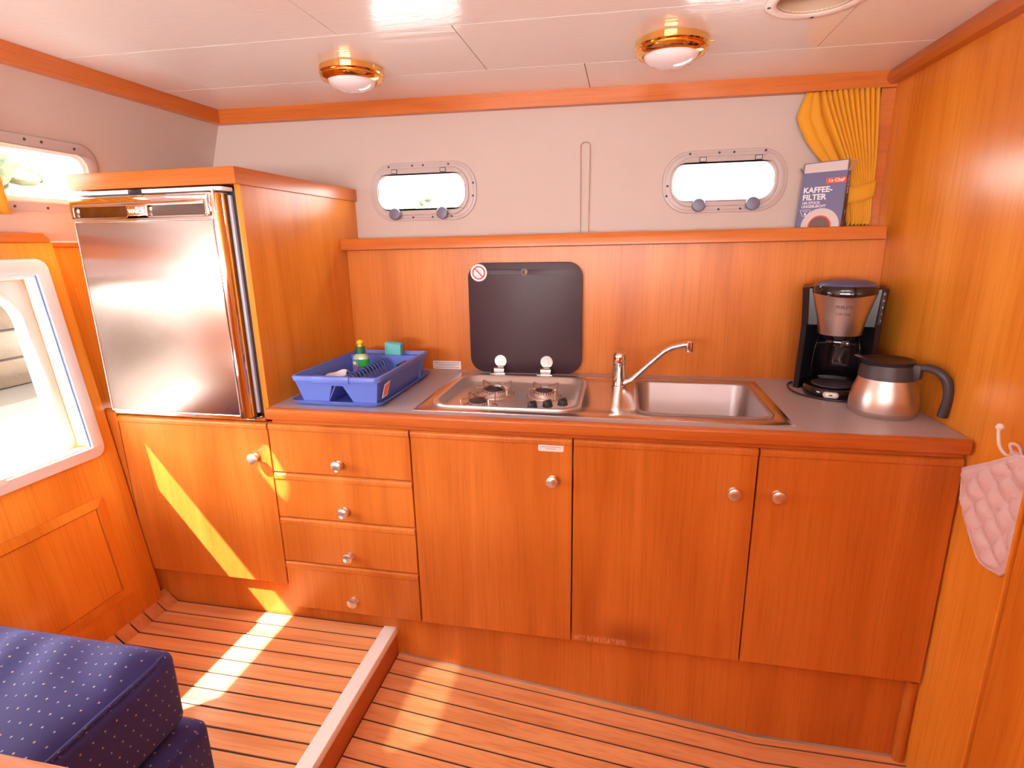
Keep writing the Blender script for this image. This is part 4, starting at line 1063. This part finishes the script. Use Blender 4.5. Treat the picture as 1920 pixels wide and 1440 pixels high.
# ================================================================== RIGHT SIDE: HOOK AND POT HOLDER
hk = thing('wall_hook', 'small white ball-ended wall hook on the right bulkhead', 'hook', (1.063, -.13, .05))
WM_ = lambda y, z, d: (RW(y)-d, y, z)
obj('hook', MB().tube(arcpath([WM_(-.150, .010, .006), WM_(-.148, .018, .020), WM_(-.142, .036, .030), WM_(-.134, .062, .030), WM_(-.134, .070, .030)], .012, 5), .0038, 10), 'white', hk)
obj('ball_end', MB().lathe([(.001, -.0085), (.005, -.007), (.0085, 0), (.005, .007), (.001, .0085)], Matrix.Translation(WM_(-.134, .076, .030)), 16), 'white', hk)
obj('base_plate', MB().box(RW(-.155)-.006, RW(-.155)-.0005, -.170, -.140, -.006, .028, .002), 'white', hk)
ph = thing('pot_holder', 'pale pink quilted pot holder hanging from the hook on the right bulkhead', 'pot holder', (1.04, -.13, -.1))
PO = [(-.0255, -.070), (-.0300, -.085), (-.0360, -.125), (-.062, -.175), (-.0930, -.2080), (-.135, -.2480), (-.150, -.255), (-.178, -.254), (-.215, -.246), (-.262, -.20), (-.285, -.11), (-.270, -.02), (-.235, .020), (-.205, .032), (-.188, .028), (-.110, -.022), (-.043, -.060)]
PM = frame((RW(0)-.020, 0, 0), (-.022, 1, 0), (0, 0, 1))
pm = MB(); t2 = bmesh.new()
# quilted surface: fine grid clipped to the outline, puffed in a diamond pattern
def inside(p, poly):
    c = False; n = len(poly)
    for i in range(n):
        a, b = poly[i], poly[i-1]
        if (a[1] > p[1]) != (b[1] > p[1]) and p[0] < (b[0]-a[0])*(p[1]-a[1])/(b[1]-a[1])+a[0]: c = not c
    return c
def edged(p, poly):
    best = 9
    for i in range(len(poly)):
        a = Vector(poly[i]); b = Vector(poly[i-1]); d_ = b-a; t_ = max(0, min(1, (Vector(p)-a).dot(d_)/d_.length_squared)); best = min(best, (a+d_*t_-Vector(p)).length)
    return best
g = .006; vs = {}
def qh(x, y, e):
    a = (x*.80+y*.60)/.052; b = (-x*.60+y*.80)/.052
    q = abs(math.sin(math.pi*a))*abs(math.sin(math.pi*b))
    return .003+.015*min(1, e/.014)*q**.5
from mathutils.geometry import delaunay_2d_cdt
pts_ = [Vector(p) for p in PO]; nb_ = len(pts_)
xs_ = [p[0] for p in PO]; ys_ = [p[1] for p in PO]
yy = min(ys_)
while yy < max(ys_):
    xx = min(xs_)
    while xx < max(xs_):
        if inside((xx, yy), PO) and edged((xx, yy), PO) > .004: pts_.append(Vector((xx, yy)))
        xx += .0065
    yy += .0065
V2, E2, F2, *_r = delaunay_2d_cdt(pts_, [(i, (i+1) % nb_) for i in range(nb_)], [list(range(nb_))], 1, 1e-5)
for sign in (1, -1):
    vs_ = []
    for v in V2:
        e = edged((v.x, v.y), PO); vs_.append((v.x, v.y, sign*(qh(v.x, v.y, e) if e > 1e-3 else .001)))
    pm.add(vs_, [tuple(f) for f in F2], PM)
obj('quilted_pad', pm, 'mitt', ph, 80)
obj('piping', MB().tube([PM @ Vector((*p, 0)) for p in PO], .0048, 8, True), 'mitt', ph, 80)
obj('hanging_loop', MB().tube(arcpath([PM @ Vector(q) for q in ((-.200, .028, .002), (-.186, .052, .002), (-.160, .048, -.002), (-.170, .030, .0), (-.196, .024, .0))], .012, 5), .0036, 8), 'mitt', ph, 80)

# ================================================================== SEAT AND TABLE AT THE LEFT FRONT
def cushion_mesh(x0, x1, y0, y1, z0, z1, r, puff, wr):
    """Rounded cushion from a subdivided box: puffed faces, wrinkles on top."""
    t_ = bmesh.new()
    bmesh.ops.create_cube(t_, size=1)
    bmesh.ops.subdivide_edges(t_, edges=t_.edges[:], cuts=31, use_grid_fill=True)
    cx, cy, cz = (x0+x1)/2, (y0+y1)/2, (z0+z1)/2; hx, hy, hz = (x1-x0)/2, (y1-y0)/2, (z1-z0)/2
    for v in t_.verts:
        p = Vector((v.co.x*2, v.co.y*2, v.co.z*2))
        q = Vector((p.x*hx, p.y*hy, p.z*hz))
        c = Vector((max(-hx+r, min(hx-r, q.x)), max(-hy+r, min(hy-r, q.y)), max(-hz+r, min(hz-r, q.z))))
        d_ = q-c
        if d_.length > 1e-9: q = c+d_.normalized()*r
        fx, fy, fz = 1-p.x**2, 1-p.y**2, 1-p.z**2
        if p.z > .999:
            q.z += puff*min(1, 3*fx)*min(1, 3*fy)
            q.z += wr*min(1, 4*fx)*min(1, 4*fy)*(math.sin(30*q.y+9*math.sin(5*q.x)+11*q.x)*.5+.5)*math.exp(-((q.y-hy+.10)/.12)**2)
        elif abs(p.x) > .999: q.x += math.copysign(puff*.9*fy**.5*fz**.5, p.x)
        elif abs(p.y) > .999: q.y += math.copysign(puff*.9*fx**.5*fz**.5, p.y)
        v.co = q+Vector((cx, cy, cz))
    m2 = MB(); m2.merge(t_); return m2
cu_ = thing('seat_cushion', 'navy blue dotted seat cushion with piped edge on the bench', 'cushion', (-1.05, -.95, -.52))
obj('cover', cushion_mesh(-1.42, -.735, -1.30, -.662, -.515, -.335, .022, .012, .020), 'cushion', cu_, 80)
pp = MB(); pp.tube([(-.744, -1.27, -.3385), (-.740, -1.2, -.3370), (-.739, -1.0, -.3370), (-.740, -.72, -.3370), (-.748, -.684, -.339)], .0045, 8)
obj('piping', pp, 'cushion', cu_, 80)
bn = thing('bench', 'dotted navy upholstered bench base under the seat cushion', 'bench', (-1.05, -.95, -.795))
obj('base_cover', cushion_mesh(-1.40, -.706, -1.30, -.634, -.793, -.534, .030, .012, .0), 'cushion', bn, 80)
obj('seam', MB().tube([(-.7, -1.27, -.5275), (-.697, -1.1, -.5275), (-.703, -.70, -.5290)], .003, 8), 'cushion', bn, 80)
tb = thing('table', 'teak saloon table with rounded edge at the near left', 'table', (-.95, -1.45, -1.0))
tm = MB(); tm.plate(rrect(-1.40, -.36, -1.80, -1.092, .07, 8), [], -.128, -.100, XY(0), .010)
obj('table_top', tm, 'wood_x', tb)
obj('pedestal', MB().lathe([(.13, -.795), (.13, -.785), (.035, -.77), (.035, -.128)], Matrix.Translation((-.90, -1.52, 0)), 28), 'alu', tb)

# ================================================================== OUTSIDE THE WINDOWS
adk = struct(obj('bounce_deck', MB().box(-2.2, 1.6, -7.0, -3.06, -.10, .04), 'boat_white', None))  # unseen white deck added to bounce sunlight up onto the ceiling
wat = struct(obj('water', MB().box(-30, -1.75, -30, 40, -.56, -.55).box(-1.75, 30, .95, 40, -.56, -.55), 'water', None))
dk = struct(obj('sun_cut_deck', MB().box(-1.895, -1.66, -3.2, .72, .505, .53), 'boat_white', None))  # deck edge placed to cut off the sun through the lower left window
q = thing('quay', 'tan timber quay edge on the water seen through the left window', 'quay', (-5, 0, -1))
for k in range(3):
    obj('beam', MB().box(-5.5, -4.6+.02*k, -8, 6, -.545+.23*k, -.33+.23*k, .015), 'quay', q)
def tree(x, y, z, r, label, n=120):
    random.seed(int(abs(x*31+y*17)*10))
    t_ = thing('tree', label, 'tree', (x, y, z))
    obj('trunk', MB().lathe([(r*.10, -.4), (r*.07, r*1.0), (r*.04, r*1.8)], Matrix.Translation((x, y, z)), 10), 'quay', t_)
    mb = MB()
    for _ in range(n):
        a = random.uniform(0, 6.28); e_ = random.uniform(-1, 1); rr = r*random.uniform(.45, 1.0)
        c = Vector((x+rr*math.cos(a)*math.sqrt(1-e_*e_), y+rr*math.sin(a)*math.sqrt(1-e_*e_), z+r*1.35+rr*e_*.9))
        s_ = r*random.uniform(.10, .22)
        rot = Euler((random.uniform(0, 3), random.uniform(0, 3), 0)).to_matrix().to_4x4()
        mb.box(-s_, s_, -s_*.7, s_*.7, -s_*.35, s_*.35, s_*.3, 1, Matrix.Translation(c) @ rot)
    o = obj('crown', mb, 'leaf', t_); o['kind'] = 'stuff'
tree(-3.9, 9.5, -1.0, 1.15, 'larger leafy tree seen lower left through the left porthole')
tree(-1.5, 10.5, -1.0, 1.0, 'smaller leafy tree seen lower right through the left porthole')
tree(-9.0, 4.4, -.9, 1.5, 'leafy tree on the bank beyond the upper left window')
tree(-9.8, .3, -.9, 1.5, 'second leafy tree on the bank beyond the upper left window')
mp_ = thing('mooring_post', 'white mooring post outside the upper left window', 'post', (-3.4, .38, .1))
obj('post', MB().lathe([(.035, -.64), (.035, 1.5), (.02, 1.53)], Matrix.Translation((-3.4, .38, .1)), 16), 'boat_white', mp_)
mb = MB(); mb.loft([[(.3+dx, 3.6+dy, -.4+dz) for dx, dy, dz in ((-2.2, -.9, 0), (2.4, -.9, 0), (2.4, .9, 0), (-2.2, .9, 0))], [(.3+dx, 3.6+dy, dz) for dx, dy, dz in ((-2.4, -1.0, .72), (2.6, -1.0, .72), (2.6, 1.0, .72), (-2.4, 1.0, .72))], [(.3+dx, 3.6+dy, dz) for dx, dy, dz in ((-1.6, -.1, 1.25), (2.0, -.1, 1.12), (2.0, .1, 1.12), (-1.6, .1, 1.25))]])
nb = thing('moored_boat', 'moored boat under a pale grey cover beyond the right porthole', 'boat', (1.6, 3.6, -.95))
mb.bm.free()
mb = MB(); hb0 = [(-3.6, 2.6, -1.3), (4.2, 2.6, -1.3), (4.6, 3.6, -1.3), (4.2, 4.6, -1.3), (-3.6, 4.6, -1.3)]
mb.loft([hb0, [(x-.1 if x < 1 else x+.15, y, .50) for x, y, z in hb0]])
obj('hull', mb, 'boat_white', nb)
def cov(u, v):
    x = lerp(-.15, 4.3, u); s_ = math.sin(v*math.pi)
    return Vector((x, lerp(2.55, 4.65, v), .52+.50*s_*(.88+.12*math.cos(u*9))+.03*math.sin(u*40)*s_))
mb = MB(); mb.grid(cov, 40, 14); obj('cover', mb, 'tarp', nb, 80)
